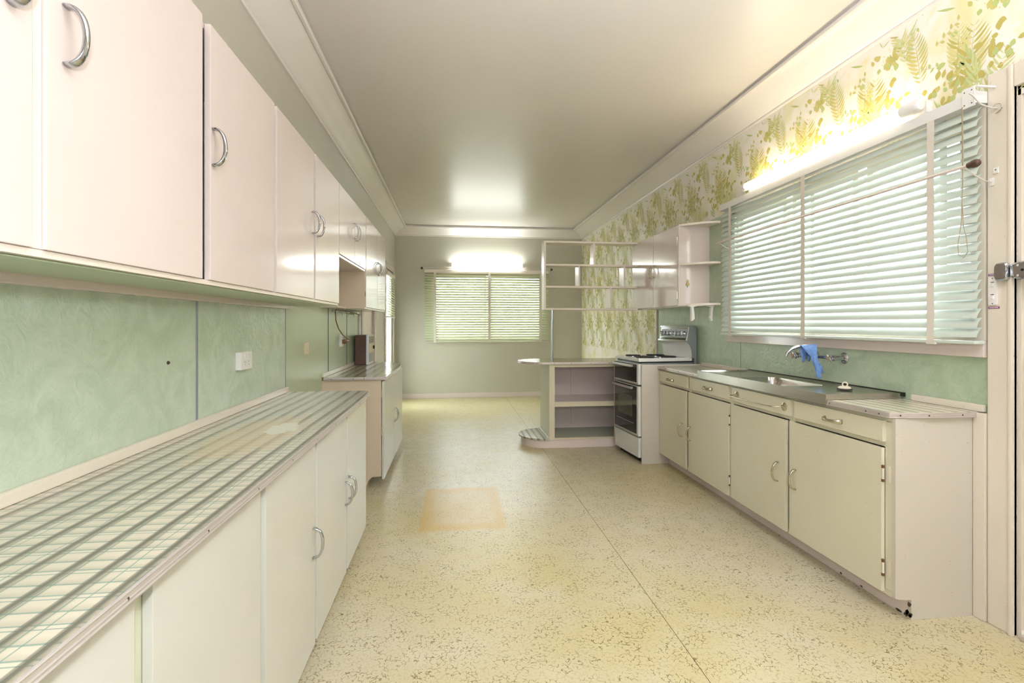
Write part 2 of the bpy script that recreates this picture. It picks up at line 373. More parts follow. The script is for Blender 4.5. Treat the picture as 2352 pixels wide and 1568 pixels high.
for k in range(3): items.append(('palm', recipe.uniform(0, TW), recipe.uniform(0, THT), R(recipe.uniform(30, 80)), recipe.choice([2, 3])))
for k in range(4): items.append(('spray', recipe.uniform(0, TW), recipe.uniform(0, THT), R(recipe.uniform(0, 360)), recipe.choice([1, 2])))
for k in range(2): items.append(('star', recipe.uniform(0, TW), recipe.uniform(0, THT), 0))
for iy in range(0, 18):
    for iz in range(1, 6):
        oy, oz = iy*TW, iz*THT-.1+(iy % 2)*THT*.0
        if oy < 4.8 and oz < 1.4: continue
        rnd.seed(11)
        for it in items:
            y, z = oy+it[1], oz+it[2]
            if it[0] == 'fern': fern(y, z, it[3], it[4], it[5], 12, it[6])
            elif it[0] == 'clump':
                for q in range(it[4]): leaf(y+rnd.gauss(0, .045), z+rnd.gauss(0, .05), rnd.uniform(0, 6.28), rnd.uniform(.026, .046), rnd.uniform(.018, .030), it[3] if rnd.random() < .75 else 2, 6)
            elif it[0] == 'palm':
                for q in range(8): leaf(y+q*.012*math.cos(it[3]), z+q*.02*math.sin(it[3]), it[3]+(.5 if q % 2 else -.45)*(1-q*.08), .10, .012, it[4], 5, .1)
            elif it[0] == 'spray':
                leaf(y, z, it[3], .15, .002, 5, 2)
                for q in range(7): leaf(y+math.cos(it[3])*q*.02, z+math.sin(it[3])*q*.02, it[3]+(1 if q % 2 else -1), .026, .013, it[4], 5)
            else:
                for q in range(12): leaf(y, z, q*.5236, rnd.uniform(.03, .045), .0045, 0, 3)
                for q in range(12): leaf(y+.06*math.cos(q*.6), z+.06*math.sin(q*.6), q, .009, .006, 4, 4)
pr = obj('wallpaper_print', bm, PRINT, wr, smooth=False); tag(pr, kind='stuff')
# cornice
prof = [(0, 2.79), (.010, 2.79), (.014, 2.80), (.012, 2.808), (.022, 2.812), (.045, 2.828), (.085, 2.862), (.13, 2.893), (.178, 2.913), (.184, 2.908), (.200, 2.908), (.206, 2.912), (.206, 2.930), (.186, 2.931), (.186, ZC)]
def cornice(name, p, q, inn, e0=1, e1=1):
    p, q, inn = Vector(p), Vector(q), Vector(inn); d = (q-p).normalized(); bm = nb(); A = []; C = []
    for a, z in prof:
        u = p+inn*a+d*a*e0; v = q+inn*a-d*a*e1; A.append(bm.verts.new((u.x, u.y, z))); C.append(bm.verts.new((v.x, v.y, z)))
    for i in range(len(prof)-1): bm.faces.new((A[i], A[i+1], C[i+1], C[i]))
    return struct(obj(name, bm, M['corn']))
cornice('trim_1', (XL, YB), (XL, YF), (1, 0)); cornice('trim_2', (XL, YF), (XR, YF), (0, -1)); cornice('trim_3', (XR, YF), (XR, YB), (-1, 0)); cornice('trim_4', (XR, YB), (XL, YB), (0, 1))
def skirt(name, x0, x1, y0, y1): return struct(obj(name, B(x0, x1, y0, y1, 0, .085, .004), M['pink']))
skirt('baseboard_back', XL, XR, YF-.018, YF); skirt('baseboard_left', XL, XL+.018, 6.6, 7.4)
skirt('baseboard_right', XR-.018, XR, 5.75, YF-.02)

# windows -------------------------------------------------------------------
def window(name, ax, pos, dirn, a0, a1, z0, z1, cols):
    """frame boxes round an opening; ax 'X' = window in an X wall; dirn = +1 outward"""
    def bx(bm, a, b, lo, hi, z, zz, bev=.002):
        p0, p1 = pos+dirn*lo, pos+dirn*hi
        return box(bm, min(p0, p1), max(p0, p1), a, b, z, zz, bev) if ax == 'X' else box(bm, a, b, min(p0, p1), max(p0, p1), z, zz, bev)
    root = struct(obj(name, bx(nb(), a0, a1, 0, .12, z0-.0, z0+.025), M['arch']))
    for s_, (a, b, z, zz) in {'window_frame': (a0, a0+.03, z0+.025, z1), 'w2': (a1-.03, a1, z0+.025, z1), 'w3': (a0, a1, z1-.03, z1)}.items(): obj('window_frame', bx(nb(), a, b, 0, .12, z, zz), M['arch'], root)
    wd = (a1-a0)/cols
    for i in range(cols):
        a, b = a0+i*wd, a0+(i+1)*wd; bm = nb()
        bx(bm, a+.03, a+.07, .05, .085, z0+.025, z1-.03); bx(bm, b-.07, b-.03, .05, .085, z0+.025, z1-.03); bx(bm, a+.07, b-.07, .05, .085, z0+.025, z0+.07); bx(bm, a+.07, b-.07, .05, .085, z1-.08, z1-.03)
        sash = obj('sash', bm, M['arch'], root)
        obj('pane', bx(nb(), a+.065, b-.065, .065, .069, z0+.065, z1-.075, 0), M['glass'], sash)
    return root
w1 = window('window_1', 'X', XR, 1, 1.99, 3.88, 1.2, 2.2, 3)
obj('window_sill', B(XR-.028, XR, 1.895, 3.93, 1.128, 1.20, .004), M['pink'], w1)
obj('window_trim', B(XR-.02, XR, 1.895, 1.985, 1.2, 2.25, .003), M['arch'], w1)
w2 = window('window_2', 'Y', YF, 1, WX0, WX1, WZ0, WZ1, 2)
# doors ------------------------------------------------------------------------
bm = nb(); box(bm, XR-.022, XR, 1.785, 1.885, 0, 2.33, .006); box(bm, XR-.03, XR, 1.785, 1.80, 0, 2.33, .004); box(bm, XR-.022, XR, .76, .86, 0, 2.33, .006); box(bm, XR-.0225, XR, .861, 1.784, 2.235, 2.33, .006)
box(bm, XR-.002, XR+.12, 1.77, 1.785, 0, 2.24, .002); box(bm, XR-.002, XR+.12, .86, .875, 0, 2.24, .002); box(bm, XR-.002, XR+.12, .876, 1.769, 2.222, 2.235, .002)
tr = struct(obj('trim_5', bm, M['arch']))
d1 = struct(obj('door_1', B(XR+.010, XR+.054, .878, 1.768, .03, 2.220, .004), M['doorR']))
obj('threshold', B(XR-.02, XR+.12, .88, 1.765, 0, .022, .004), M['alu'], d1)
def rim_plate(x0, x1, ya, yb, z, hh):
    bm = nb(); a = bmesh.new(); N = 24; ring = []
    for k in range(N):
        an = 2*math.pi*k/N; c_, s_ = math.cos(an), math.sin(an); e = .45
        ring.append((math.copysign(abs(c_)**e, c_), math.copysign(abs(s_)**e, s_)))
    yc, hw = (ya+yb)/2, (yb-ya)/2; L = []
    for k_, x in ((1, x1), (1, x0+.006), (.86, x0), (.8, x0)): L.append([a.verts.new((x, yc+hw*k_*p, z+hh*k_*q)) for p, q in ring])
    for u, v_ in zip(L, L[1:]):
        for k in range(N): a.faces.new((u[k], u[(k+1)%N], v_[(k+1)%N], v_[k]))
    a.faces.new(L[-1]); merge(bm, a); return bm
lk = obj('rim_lock', rim_plate(XR-.044, XR+.016, 1.60, 1.784, 1.487, .036), M['chrome'], d1)
obj('lock_keeper', rim_plate(XR-.05, XR-.0301, 1.787, 1.838, 1.487, .037), M['chrome'], tr)
obj('lock_lever', lathe(nb(), [(.016, 0), (.016, .004), (.012, .008), (.010, .018), (.004, .02)], (XR-.044, 1.70, 1.49), (-1, 0, 0)), M['chrome'], lk)
for yy, zz in ((1.752, 1.507), (1.752, 1.466)): obj('lock_screw', lathe(nb(), [(.005, 0), (.005, .001), (.001, .003)], (XR-.044, yy, zz), (-1, 0, 0), 10), M['alu'], lk)
obj('keyhole', lathe(nb(), [(.005, 0), (.005, .0012)], (XR-.0442, 1.735, 1.487), (-1, 0, 0), 10), M['black'], lk)
# left wall: closed door and glazed door
bm = nb()
for a, b in ((5.57, 5.66), (6.46, 6.55)): box(bm, XL, XL+.02, a, b, 0, 2.12, .005)
box(bm, XL, XL+.0195, 5.661, 6.459, 2.05, 2.12, .005); struct(obj('trim_6', bm, M['pink']))
d3 = struct(obj('door_3', B(XL-.06, XL-.02, 5.662, 6.458, .01, 2.048, .003), M['pinkin']))
obj('door_knob', lathe(nb(), [(.022, 0), (.022, .004), (.009, .008), (.009, .03), (.024, .04), (.022, .055), (.005, .06)], (XL-.02, 5.73, 1.0), (1, 0, 0)), M['oldchrome'], d3)
bm = nb()
for a, b in ((7.42, 7.5), (8.42, 8.5)): box(bm, XL, XL+.02, a, b, 0, 2.2, .005)
box(bm, XL, XL+.0195, 7.501, 8.419, 2.12, 2.2, .005); struct(obj('trim_7', bm, M['pink']))
bm = nb(); box(bm, XL-.05, XL-.01, 7.502, 7.60, .01, 2.118, .003); box(bm, XL-.05, XL-.01, 8.32, 8.418, .01, 2.118, .003); box(bm, XL-.05, XL-.01, 7.6, 8.32, 2.02, 2.118, .003); box(bm, XL-.05, XL-.01, 7.6, 8.32, .01, .25, .003)
d2 = struct(obj('door_2', bm, M['pen_side'])); obj('pane', B(XL-.033, XL-.027, 7.602, 8.318, .252, 2.018, 0), M['hglass'], d2)

# venetian blinds -----------------------------------------------------------------
def slat_mesh(L, mat, wd=.05, th=.0012, crown=.0055, ang=55):
    bm = nb(); N = 6; A = []; Bv = []; ca, sa = math.cos(R(ang)), math.sin(R(ang))
    top = []; bot = []
    for i in range(N+1):
        u = -wd/2+wd*i/N; h = crown*(1-(2*u/wd)**2); top.append((u, h+th/2)); bot.append((u, h-th/2))
    ring = top+bot[::-1]
    for y in (-L/2, L/2):
        r = []
        for u, h in ring: r.append(bm.verts.new((u*ca-h*sa, y, u*sa+h*ca)))   # u<0 = room side, low
        (A if y < 0 else Bv).extend(r)
    n = len(ring)
    for i in range(n): bm.faces.new((A[i], A[(i+1)%n], Bv[(i+1)%n], Bv[i]))
    bm.faces.new(A); bm.faces.new(Bv[::-1]); bmesh.ops.recalc_face_normals(bm, faces=bm.faces)
    me = bpy.data.meshes.new('slat'); bm.to_mesh(me); bm.free(); me.materials.append(mat); me.polygons.foreach_set('use_smooth', [True]*len(me.polygons)); me.set_sharp_from_angle(angle=R(40)); return me
def blind(label, origin, rz, L, ztop, zbot, n, mat, tapes, ang, tapew=.036, trail=None):
    """local frame: slats along Y, room towards -X"""
    x0, y0 = origin; root = thing('venetian_blind', label, 'blind', (x0, y0, zbot))
    T = Matrix.Translation((x0, y0, 0)) @ Matrix.Rotation(rz, 4, 'Z')
    def add(name, bm, mt):
        bmesh.ops.transform(bm, matrix=T, verts=bm.verts); return obj(name, bm, mt, root)
    add('head_rail', box(nb(), -.028, .03, -L/2-.008, L/2+.008, ztop-.05, ztop, .003), M['white'] if trail is None else M['pink2'])
    sm = slat_mesh(L, mat, ang=ang); span = (ztop-.062)-(zbot+.03); pitch = span/n
    for i in range(n):
        o = bpy.data.objects.new('slat', sm); COL.objects.link(o); o.parent = root
        o.matrix_basis = T @ Matrix.Translation((0, rnd.uniform(-.002, .002), ztop-.062-(i+.5)*pitch)) @ Matrix.Rotation(R(rnd.uniform(-1.2, 1.2)), 4, 'Y')
        o.matrix_parent_inverse = Matrix.Translation(root.location).inverted()
    add('bottom_rail', box(nb(), -.027, .027, -L/2, L/2, zbot, zbot+.016, .004), mat)
    for ty in tapes:
        bm = nb()
        for xx in (-.034, .034):
            N = 20; pv = None
            for k in range(N+1):
                z = ztop-.05+(zbot-.004-ztop+.05)*k/N; xo = xx+.0015*math.sin(k*1.9)
                v2 = [bm.verts.new((xo, ty-tapew/2, z)), bm.verts.new((xo, ty+tapew/2, z))]
                if pv: bm.faces.new((pv[0], pv[1], v2[1], v2[0]))
                pv = v2
        box(bm, -.035, .035, ty-tapew/2-.003, ty+tapew/2+.003, zbot-.006, zbot+.004, .001)
        add('ladder_tape', bm, M['tape'])
    return root
bl = blind('wide pale green venetian blind over the sink, with white tapes', (2.228, 2.915), 0, 2.05, 2.262, 1.185, 24, M['slatR'], (-.835, .02, .865), 58)
blf = blind('venetian blind with olive-tinted slats on the far end wall window', (.586, YF-.05), math.pi/2, 2.15, 2.215, .965, 27, M['slatF'], (-.93, -.03, .905), 56, .04, 1)
bls = blind('narrow venetian blind hung on the glazed door in the far left corner', (XL+.02, 7.96), math.pi, .88, 2.06, 1.38, 15, M['slatF'], (-.3, .3), 40, .03, 1)
cd = nb()
sweep(cd, [(2.185, 1.925, 2.21), (2.186, 1.922, 2.0), (2.184, 1.925, 1.8), (2.185, 1.92, 1.69)], .0016, 6)
sweep(cd, [(2.188, 1.93, 2.21), (2.189, 1.928, 1.9), (2.187, 1.93, 1.72), (2.186, 1.945, 1.62), (2.185, 1.942, 1.575), (2.185, 1.92, 1.558), (2.185, 1.902, 1.58), (2.185, 1.908, 1.64), (2.185, 1.92, 1.69)], .0016, 6)
obj('pull_cord', cd, M['cord'], bl)
bm = nb(); box(bm, 2.193, 2.199, 1.882, 1.935, 2.20, 2.285, .001); obj('rail_bracket', bm, M['plastic'], bl)
for yy, zz in ((1.893, 2.27), (1.924, 2.27), (1.893, 2.215), (1.924, 2.215)):
    obj('bracket_screw', lathe(nb(), [(.003, 0), (.001, .0015)], (2.193, yy, zz), (-1, 0, 0), 8), M['dark'], bl)

# curtain rods
def rod(label, p, q, axis, rr, mt, knob=.02):
    root = thing('curtain_rod', label, 'curtain rod', p)
    obj('rod', cyl(nb(), p, q, rr, 12), mt, root); p, q = Vector(p), Vector(q); d = (q-p).normalized()
    return root, p, q, d
root, p, q, dv = rod('thin cream curtain rod with a brown end knob, in front of the sink window blind', (2.13, 1.84, 1.932), (2.13, 3.86, 1.932), 'Y', .0065, M['pink'])
obj('finial', lathe(nb(), [(.006, -.014), (.012, -.012), (.014, 0), (.0165, .008), (.017, .02), (.013, .03), (.004, .036)], (2.13, 1.84, 1.932), (0, -1, 0)), M['knobbrown'], root)
for yy in (1.865, 3.82):
    bm = nb(); sweep(bm, [(2.13, yy, 1.925), (2.15, yy, 1.912), (2.19, yy-.0, 1.89), (2.225 if yy < 2 else 2.24, yy, 1.875), (2.257 if yy < 2 else 2.275, yy, 1.87)], [(.004, .002)]*5, 8)
    obj('bracket', bm, M['plastic'], root)
    if yy < 2: obj('bracket_plate', B(2.254, 2.258, yy-.009, yy+.009, 1.855, 1.888), M['plastic'], root)
sp = thing('spare_bracket', 'small white screw plate on the architrave beside the curtain rod knob', 'bracket', (2.256, 1.845, 1.915))
obj('plate', B(2.252, 2.258, 1.838, 1.856, 1.902, 1.928), M['plastic'], sp); obj('screw', lathe(nb(), [(.003, 0), (.001, .0015)], (2.252, 1.847, 1.917), (-1, 0, 0), 8), M['dark'], sp)
hk = thing('curtain_hook', 'white curved curtain bracket with a bent wire loop, above the rod by the door', 'hook', (2.256, 1.85, 2.2))
bm = nb(); sweep(bm, [(2.16, 1.875, 2.245), (2.17, 1.87, 2.235), (2.20, 1.862, 2.195), (2.235, 1.852, 2.178), (2.257, 1.847, 2.175)], [(.005, .0025)]*5, 8); obj('arm', bm, M['plastic'], hk)
bm = nb(); box(bm, 2.17, 2.257, 1.848, 1.856, 2.262, 2.270, .002); obj('arm', bm, M['plastic'], hk)
bm = nb(); sweep(bm, [(2.25, 1.84+.018*math.cos(a), 2.17+.02*math.sin(a)) for a in [k*.45 for k in range(12)]]+[(2.248, 1.815, 2.165)], .0013, 6); obj('wire', bm, M['oldchrome'], hk)
root, p, q, dv = rod('thin rod with small dark knobs above the far window blind', (-.53, YF-.075, 2.235), (1.70, YF-.075, 2.235), 'X', .006, M['pink'])
for xx, s_ in ((-.53, -1), (1.70, 1)): obj('finial', lathe(nb(), [(.008, -.01), (.02, 0), (.022, .012), (.012, .03)], (xx, YF-.075, 2.235), (s_, 0, 0)), M['knobbrown'], root)
for xx in (-.50, 1.67): obj('bracket', B(xx-.006, xx+.006, YF-.075, YF, 2.222, 2.234, .001), M['arch'], root)

# fluorescent lamps ------------------------------------------------------------------
def tube_lamp(label, p, q, back, mt, r=.03, hold=.11):
    p, q, back = Vector(p), Vector(q), Vector(back); d = (q-p).normalized(); root = thing('fluorescent_lamp', label, 'lamp', tuple((p+q)/2+back*.05))
    def along(a, b, lo, hi, h): 
        pts = [p+d*a+back*lo, q-d*b+back*hi]; x = sorted((pts[0].x, pts[1].x)); y = sorted((pts[0].y, pts[1].y)); return box(nb(), x[0], x[1], y[0], y[1], p.z-h, p.z+h, .003)
    obj('batten', along(-.02, -.02, .042, .075, .028), M['white'], root)
    for e, dd in ((p, d), (q, -d)): obj('tube_holder', lathe(nb(), [(r*.8, -.012), (r*1.05, -.008), (r*1.05, .03), (r*.7, .034)], tuple(e), tuple(dd)), M['plastic'], root)
    pts = [p+d*.02, p+d*.03, q-d*.03, q-d*.02]
    obj('tube', sweep(nb(), [tuple(v_) for v_ in pts], [r*.8, r, r, r*.8], 16), mt, root)
    return root
lr = tube_lamp('long warm-lit fluorescent tube on the wallpapered wall above the sink blind', (2.205, 3.59, 2.315), (2.205, 2.17, 2.315), (1, 0, 0), M['tubeR'], .027)
obj('end_sleeve', lathe(nb(), [(.020, 0), (.031, .004), (.031, .085), (.024, .098), (.012, .104)], (2.205, 2.235, 2.315), (0, -1, 0)), M['plastic'], lr)
tube_lamp('short cool-lit fluorescent tube above the far window', (-.06, YF-.085, 2.297), (1.22, YF-.085, 2.297), (0, 1, 0), M['tubeF'], .034)

# ------------------------------------------------------------------ left upper cabinets
def door_x(par, xf, s, ya, yb, z0, z1, mat, hy=None, hz=None, hm=None, th=.018, name='door', horiz=False, tilt=0):
    """door whose front face is at xf; s=+1 faces +X"""
    d_ = obj(name, B(xf-s*th, xf, ya+.0018, yb-.0018, z0, z1, .0025), mat, par)
    if hy is not None:
        h_ = handle(d_, hm, xf, hy, hz, s, horiz, tilt)
    return d_
def carcass(bm, x0, x1, y0, y1, z0, z1, t_=.016, back=True):
    box(bm, x0, x1, y0, y0+t_, z0, z1, .001); box(bm, x0, x1, y1-t_, y1, z0, z1, .001); box(bm, x0, x1, y0+t_, y1-t_, z0, z0+t_, .001); box(bm, x0, x1, y0+t_, y1-t_, z1-t_, z1, .001)
    if back: box(bm, x0, x0+.006, y0+t_, y1-t_, z0+t_, z1-t_, 0)
    return bm
FX = -.715
c1 = thing('wall_cabinet', 'long run of tall glossy cream-pink cabinets nearest the camera, above the long left bench', 'cabinet', (FX, 1.6, 1.39))
bm = carcass(nb(), XL, FX-.02, -.3, 3.255, 1.388, 2.162)
for y in (.37, .95, 2.108): box(bm, XL+.01, FX-.02, y-.008, y+.008, 1.404, 2.146, 0)
obj('carcass', bm, M['pink'], c1, smooth=True)
obj('bottom_rail', B(FX-.02, FX-.008, -.3, 3.255, 1.388, 1.402, .002), M['pink2'], c1)
obj('soffit', B(XL+.036, FX-.022, -.3, 3.25, 1.384, 1.3875, 0), M['green'], c1)
door_x(c1, FX, 1, .37, .948, 1.402, 2.16, M['pink'], .90, 1.845, HM)
door_x(c1, FX, 1, .972, 1.532, 1.402, 2.16, M['pink'], 1.018, 1.805, HM)
obj('stile', B(FX-.02, FX-.006, .948, .972, 1.402, 2.16), M['pink2'], c1)
door_x(c1, FX, 1, 1.574, 2.110, 1.402, 2.16, M['pink'], 1.590, 1.80, HM)
door_x(c1, FX, 1, 2.135, 2.684, 1.402, 2.16, M['pink'], 2.650, 1.79, HM)
door_x(c1, FX, 1, 2.712, 3.252, 1.402, 2.16, M['pink'], 2.745, 1.79, HM)
c2 = thing('wall_cabinet', 'short two-door cream cabinet over the open niche, between the taller wall cabinets', 'cabinet', (FX, 3.73, 1.7))
bm = carcass(nb(), XL, FX-.02, 3.26, 4.205, 1.70, 2.162); obj('carcass', bm, M['pink'], c2)
obj('bottom_rail', B(FX-.02, FX-.006, 3.26, 4.205, 1.70, 1.716, .002), M['pink2'], c2)
door_x(c2, FX, 1, 3.26, 3.750, 1.718, 2.16, M['pink'], 3.70, 1.94, HM)
door_x(c2, FX, 1, 3.752, 4.205, 1.718, 2.16, M['pink'], 3.80, 1.94, HM)
c3 = thing('wall_cabinet', 'tall narrow two-door cream cabinet at the far end of the left wall, reflecting the blind', 'cabinet', (FX, 4.8, 1.39))
bm = carcass(nb(), XL, FX-.02, 4.21, 5.39, 1.402, 2.162); obj('carcass', bm, M['pink'], c3)
obj('side_panel', B(XL, FX-.008, 4.2085, 4.2115, 1.402, 1.70, 0), M['tan'], c3)
obj('bottom_rail', B(FX-.02, FX-.006, 4.21, 5.39, 1.398, 1.412, .002), M['pink2'], c3)
door_x(c3, FX, 1, 4.23, 4.846, 1.414, 2.16, M['pink'], 4.80, 1.795, HM)
door_x(c3, FX, 1, 4.850, 5.388, 1.414, 2.16, M['pink'], 4.895, 1.795, HM)
for z in (1.52, 2.05): obj('hinge', cyl(nb(), (FX-.004, 4.221, z-.018), (FX-.004, 4.221, z+.018), .004, 8), M['oldchrome'], c3)
nbm = thing('niche_ledge', 'cream ledge board on the wall at the foot of the open niche', 'shelf', (XL+.03, 4.05, 1.40))
obj('board', B(XL+.004, XL+.13, 3.90, 4.205, 1.398, 1.414, .002), M['pink'], nbm); obj('edge_post', B(XL+.004, XL+.03, 3.90, 3.925, 1.415, 1.47, .002), M['pink2'], nbm)

# ------------------------------------------------------------------ left base cabinets
def base_left(root, y0, y1, edges, hs, zt, side_mat, dmat, zb=.075, xf=-.515):
    bm = nb(); box(bm, XL+.004, xf-.02, y0, y0+.018, 0, zt, .001)
    # far end panel with toe notch
    a = bmesh.new(); pr_ = [(XL+.004, 0), (xf-.09, 0), (xf-.075, .035), (xf-.06, .05), (xf-.02, .055), (xf-.02, zt), (XL+.004, zt)]
    extr(bm, pr_, 'Y', y1-.018, y1); box(bm, XL+.004, xf-.02, y0+.018, y1-.018, zb, zb+.016, 0); box(bm, XL+.004, XL+.01, y0+.018, y1-.018, zb+.016, zt, 0)
    obj('carcass', bm, side_mat, root)
    obj('toe_board', B(xf-.10, xf-.085, y0+.018, y1-.018, 0, zb, .001), side_mat, root)
    fr = nb(); box(fr, xf-.035, xf-.0185, y0, y1, zt-.03, zt, .001)
    for e in edges: box(fr, xf-.035, xf-.0185, e-.03, e+.062, zb, zt-.03, .001)
    obj('face_frame', fr, M['frame_r'] if root['label'].startswith('small') else M['pen_side'], root)
    ob = []
    for (a_, b_), h_ in zip(zip(edges, edges[1:]), hs):
        door_x(root, xf, 1, a_+(.042 if a_ < 1 else .030 if a_ < 1.5 else .02), b_-.003, zb, zt-.008, dmat, h_, .466 if h_ else None, HM if h_ else None, name='door')
ZL = .842
b1 = thing('base_cabinet', 'long pale cream base cabinet with flat doors under the long left bench', 'cabinet', (-.6, 1.5, 0))
base_left(b1, -.3, 3.05, [-.22, .35, .885, 1.42, 1.955, 2.503, 3.05], [None, None, None, 1.915, 2.460, 2.550], ZL, M['base_l'], M['base_l'])
b2 = thing('base_cabinet', 'small cream base cabinet with two doors in the far left, beyond the gap', 'cabinet', (-.6, 4.6, 0))
def base_far():
    y0, y1, xf, zt, zb = 3.95, 5.33, -.535, ZL, .06
    bm = nb(); pr_ = [(XL+.004, 0), (xf-.14, 0), (xf-.115, .07), (xf-.09, .095), (xf-.02, .10), (xf-.02, zt), (XL+.004, zt)]
    extr(bm, pr_, 'Y', y0, y0+.018); obj('side_panel', bm, M['tan'], b2); bm = nb(); extr(bm, pr_, 'Y', y1-.018, y1); obj('side_panel', bm, M['tan'], b2)
    bm = nb(); box(bm, XL+.01, xf-.02, y0+.018, y1-.018, .10, .116, 0); box(bm, XL+.004, XL+.01, y0+.018, y1-.018, .1, zt, 0); obj('carcass', bm, M['base_l'], b2)
    obj('toe_board', B(xf-.15, xf-.135, y0+.018, y1-.018, 0, .10, .001), M['tan'], b2)
    door_x(b2, xf+.002, 1, 3.957, 4.604, .075, zt-.008, M['base_l'], 4.56, .46, HM)
    door_x(b2, xf+.002, 1, 4.608, 5.325, .075, zt-.008, M['base_l'], 4.65, .46, HM)
    for z in (.2, .45, .74): obj('hinge', cyl(nb(), (xf-.018, 3.954, z-.03), (xf-.018, 3.954, z+.03), .004, 8), M['oldchrome'], b2)
base_far()
def worktop(label, poly, z0, z1, mat, edge_pts, loc, screws, name='worktop', bead=None):
    root = thing(name, label, 'worktop', loc)
    obj('top', prism(nb(), poly, z0, z1), mat, root, smooth=False)
    # metal edging: swept flat strip with ridges
    bm = nb()
    for dz, w_ in ((-.0, .0022), (-.011, .0015), (-.018, .002)): sweep(bm, [(x, y, z1-.003+dz) for x, y in edge_pts], [(.003, .003)]*len(edge_pts), 8, up=(0, 0, 1))
    sweep(bm, [(x, y, z1-.013) for x, y in edge_pts], [(.0018, .0125)]*len(edge_pts), 8, up=(0, 0, 1))
    obj('metal_edging', bm, M['alu'], root)
    for (x, y, rz) in screws: screw(root, x, y, z1-.0135, rz)
    if bead:
        (xa, xb, ya, yb) = bead; obj('timber_bead', B(xa, xb, ya, yb, z1, z1+.032, .007), M['arch'], root)
    return root
XE = -.493
pts = [(XE, YB+.9), (XE, 2.6), (XE-.003, 2.85), (XE-.012, 3.05), (XE-.02, 3.125)]
worktop('long left bench top in plaid laminate with a pale scorch patch', [(XL, YB+.9)]+pts+[(XL, 3.125)], .843, .868, M['plaidL'], [(x+.002, y) for x, y in pts], (-.75, 1.5, .868),
        [(XE+.003, y, 0) for y in (.32, .56, .82, 1.07, 1.33, 1.60, 1.88, 2.16, 2.44, 2.70, 2.95)], bead=(XL+.004, XL+.026, YB+.9, 3.12))
arc = [(-.515, 4.8), (-.519, 5.0), (-.535, 5.2), (-.565, 5.38), (-.60, 5.45), (-.68, 5.50), (-.80, 5.53)]
worktop('small striped bench top with a rounded far corner, under the brown box', [(XL, 3.935), (-.515, 3.935)]+arc+[(XL, 5.54)], .843, .868, M['plaidF'], [(XL+.02, 3.933), (-.52, 3.933), (-.513, 3.94)]+[(x+.002, y) for x, y in arc]+[(XL+.01, 5.542)], (-.75, 4.7, .868),
        [(-.92, 3.929, -1.57), (-.76, 3.929, -1.57), (-.68, 3.929, -1.57), (-.51, 4.25, 0), (-.51, 4.6, 0), (-.51, 4.95, 0), (-.53, 5.2, 0)], bead=(XL+.004, XL+.026, 3.94, 5.41))

# brown box on the far bench
hb = thing('fan_heater', 'small brown metal box with silver front frame and vent on the far left bench', 'heater', (-.9, 5.27, .868))
obj('body', B(-.968, -.862, 5.10, 5.44, .872, 1.165, .003), M['brown'], hb)
obj('front_frame', B(-.862, -.842, 5.095, 5.445, .870, 1.167, .003), M['silver'], hb)
obj('front_panel', B(-.842, -.838, 5.115, 5.43, .885, 1.155, .001), M['beige'], hb)
for k in range(7): obj('vent_slat', B(-.839, -.834, 5.13, 5.41, 1.085+k*.0095, 1.089+k*.0095, .0005), M['black'], hb)
obj('lower_grille', B(-.839, -.835, 5.14, 5.41, .893, .985, .001), M['grey'], hb)
obj('dial', lathe(nb(), [(.018, 0), (.018, .012), (.014, .016)], (-.838, 5.38, 1.035), (1, 0, 0)), M['black'], hb)
# outlets
def outlet(label, y, z, w_, h, mt, n, depth=.012, name='power_outlet', x=XL+.004, s=1, grp=None):
    root = thing(name, label, 'power outlet', (x, y, z))
    obj('plate', B(x, x+s*depth, y-w_/2, y+w_/2, z-h/2, z+h/2, .002), mt, root); xx = x+s*depth
    for k in range(n):
        yc = y+(k-(n-1)/2)*.042
        obj('switch', B(xx, xx+s*.004, yc-.006, yc+.006, z+h*.18, z+h*.36, .001), M['white'], root)
        bm = nb()
        for dy, rz in ((-.007, .5), (.007, -.5)):
            a = bmesh.new(); box(a, -.0004, .0004, -.0012, .0012, -.004, .004); merge(bm, a, 0, Matrix.Translation((xx+s*.0003, yc+dy, z-.004)) @ Matrix.Rotation(rz, 4, 'X'))
        box(bm, xx, xx+s*.0008, yc-.0011, yc+.0011, z-.022, z-.014); obj('socket_slots', bm, M['grey'], root)
    return root
outlet('white double power outlet on the green panel above the long bench', 2.495, 1.10, .125, .082, M['plastic'], 2, .026)
outlet('small beige single socket plate further along the green wall', 3.53, 1.108, .085, .078, M['beige'], 1, .01)
outlet('white power outlet with a brown plug in it above the far left bench', 4.57, 1.128, .075, .105, M['plastic'], 1, .02)
outlet('plain white square outlet plate on the green wall left of the stove console', 5.27, 1.135, .095, .072, M['plastic'], 1, .01, x=XR-.004, s=-1)
bt = thing('wall_bolt', 'small dark bolt head on the green panel left of the double outlet', 'bolt', (XL+.004, 1.883, 1.136)); obj('head', lathe(nb(), [(.006, 0), (.006, .004), (.003, .007)], (XL+.004, 1.883, 1.136), (1, 0, 0), 10), M['dark'], bt)
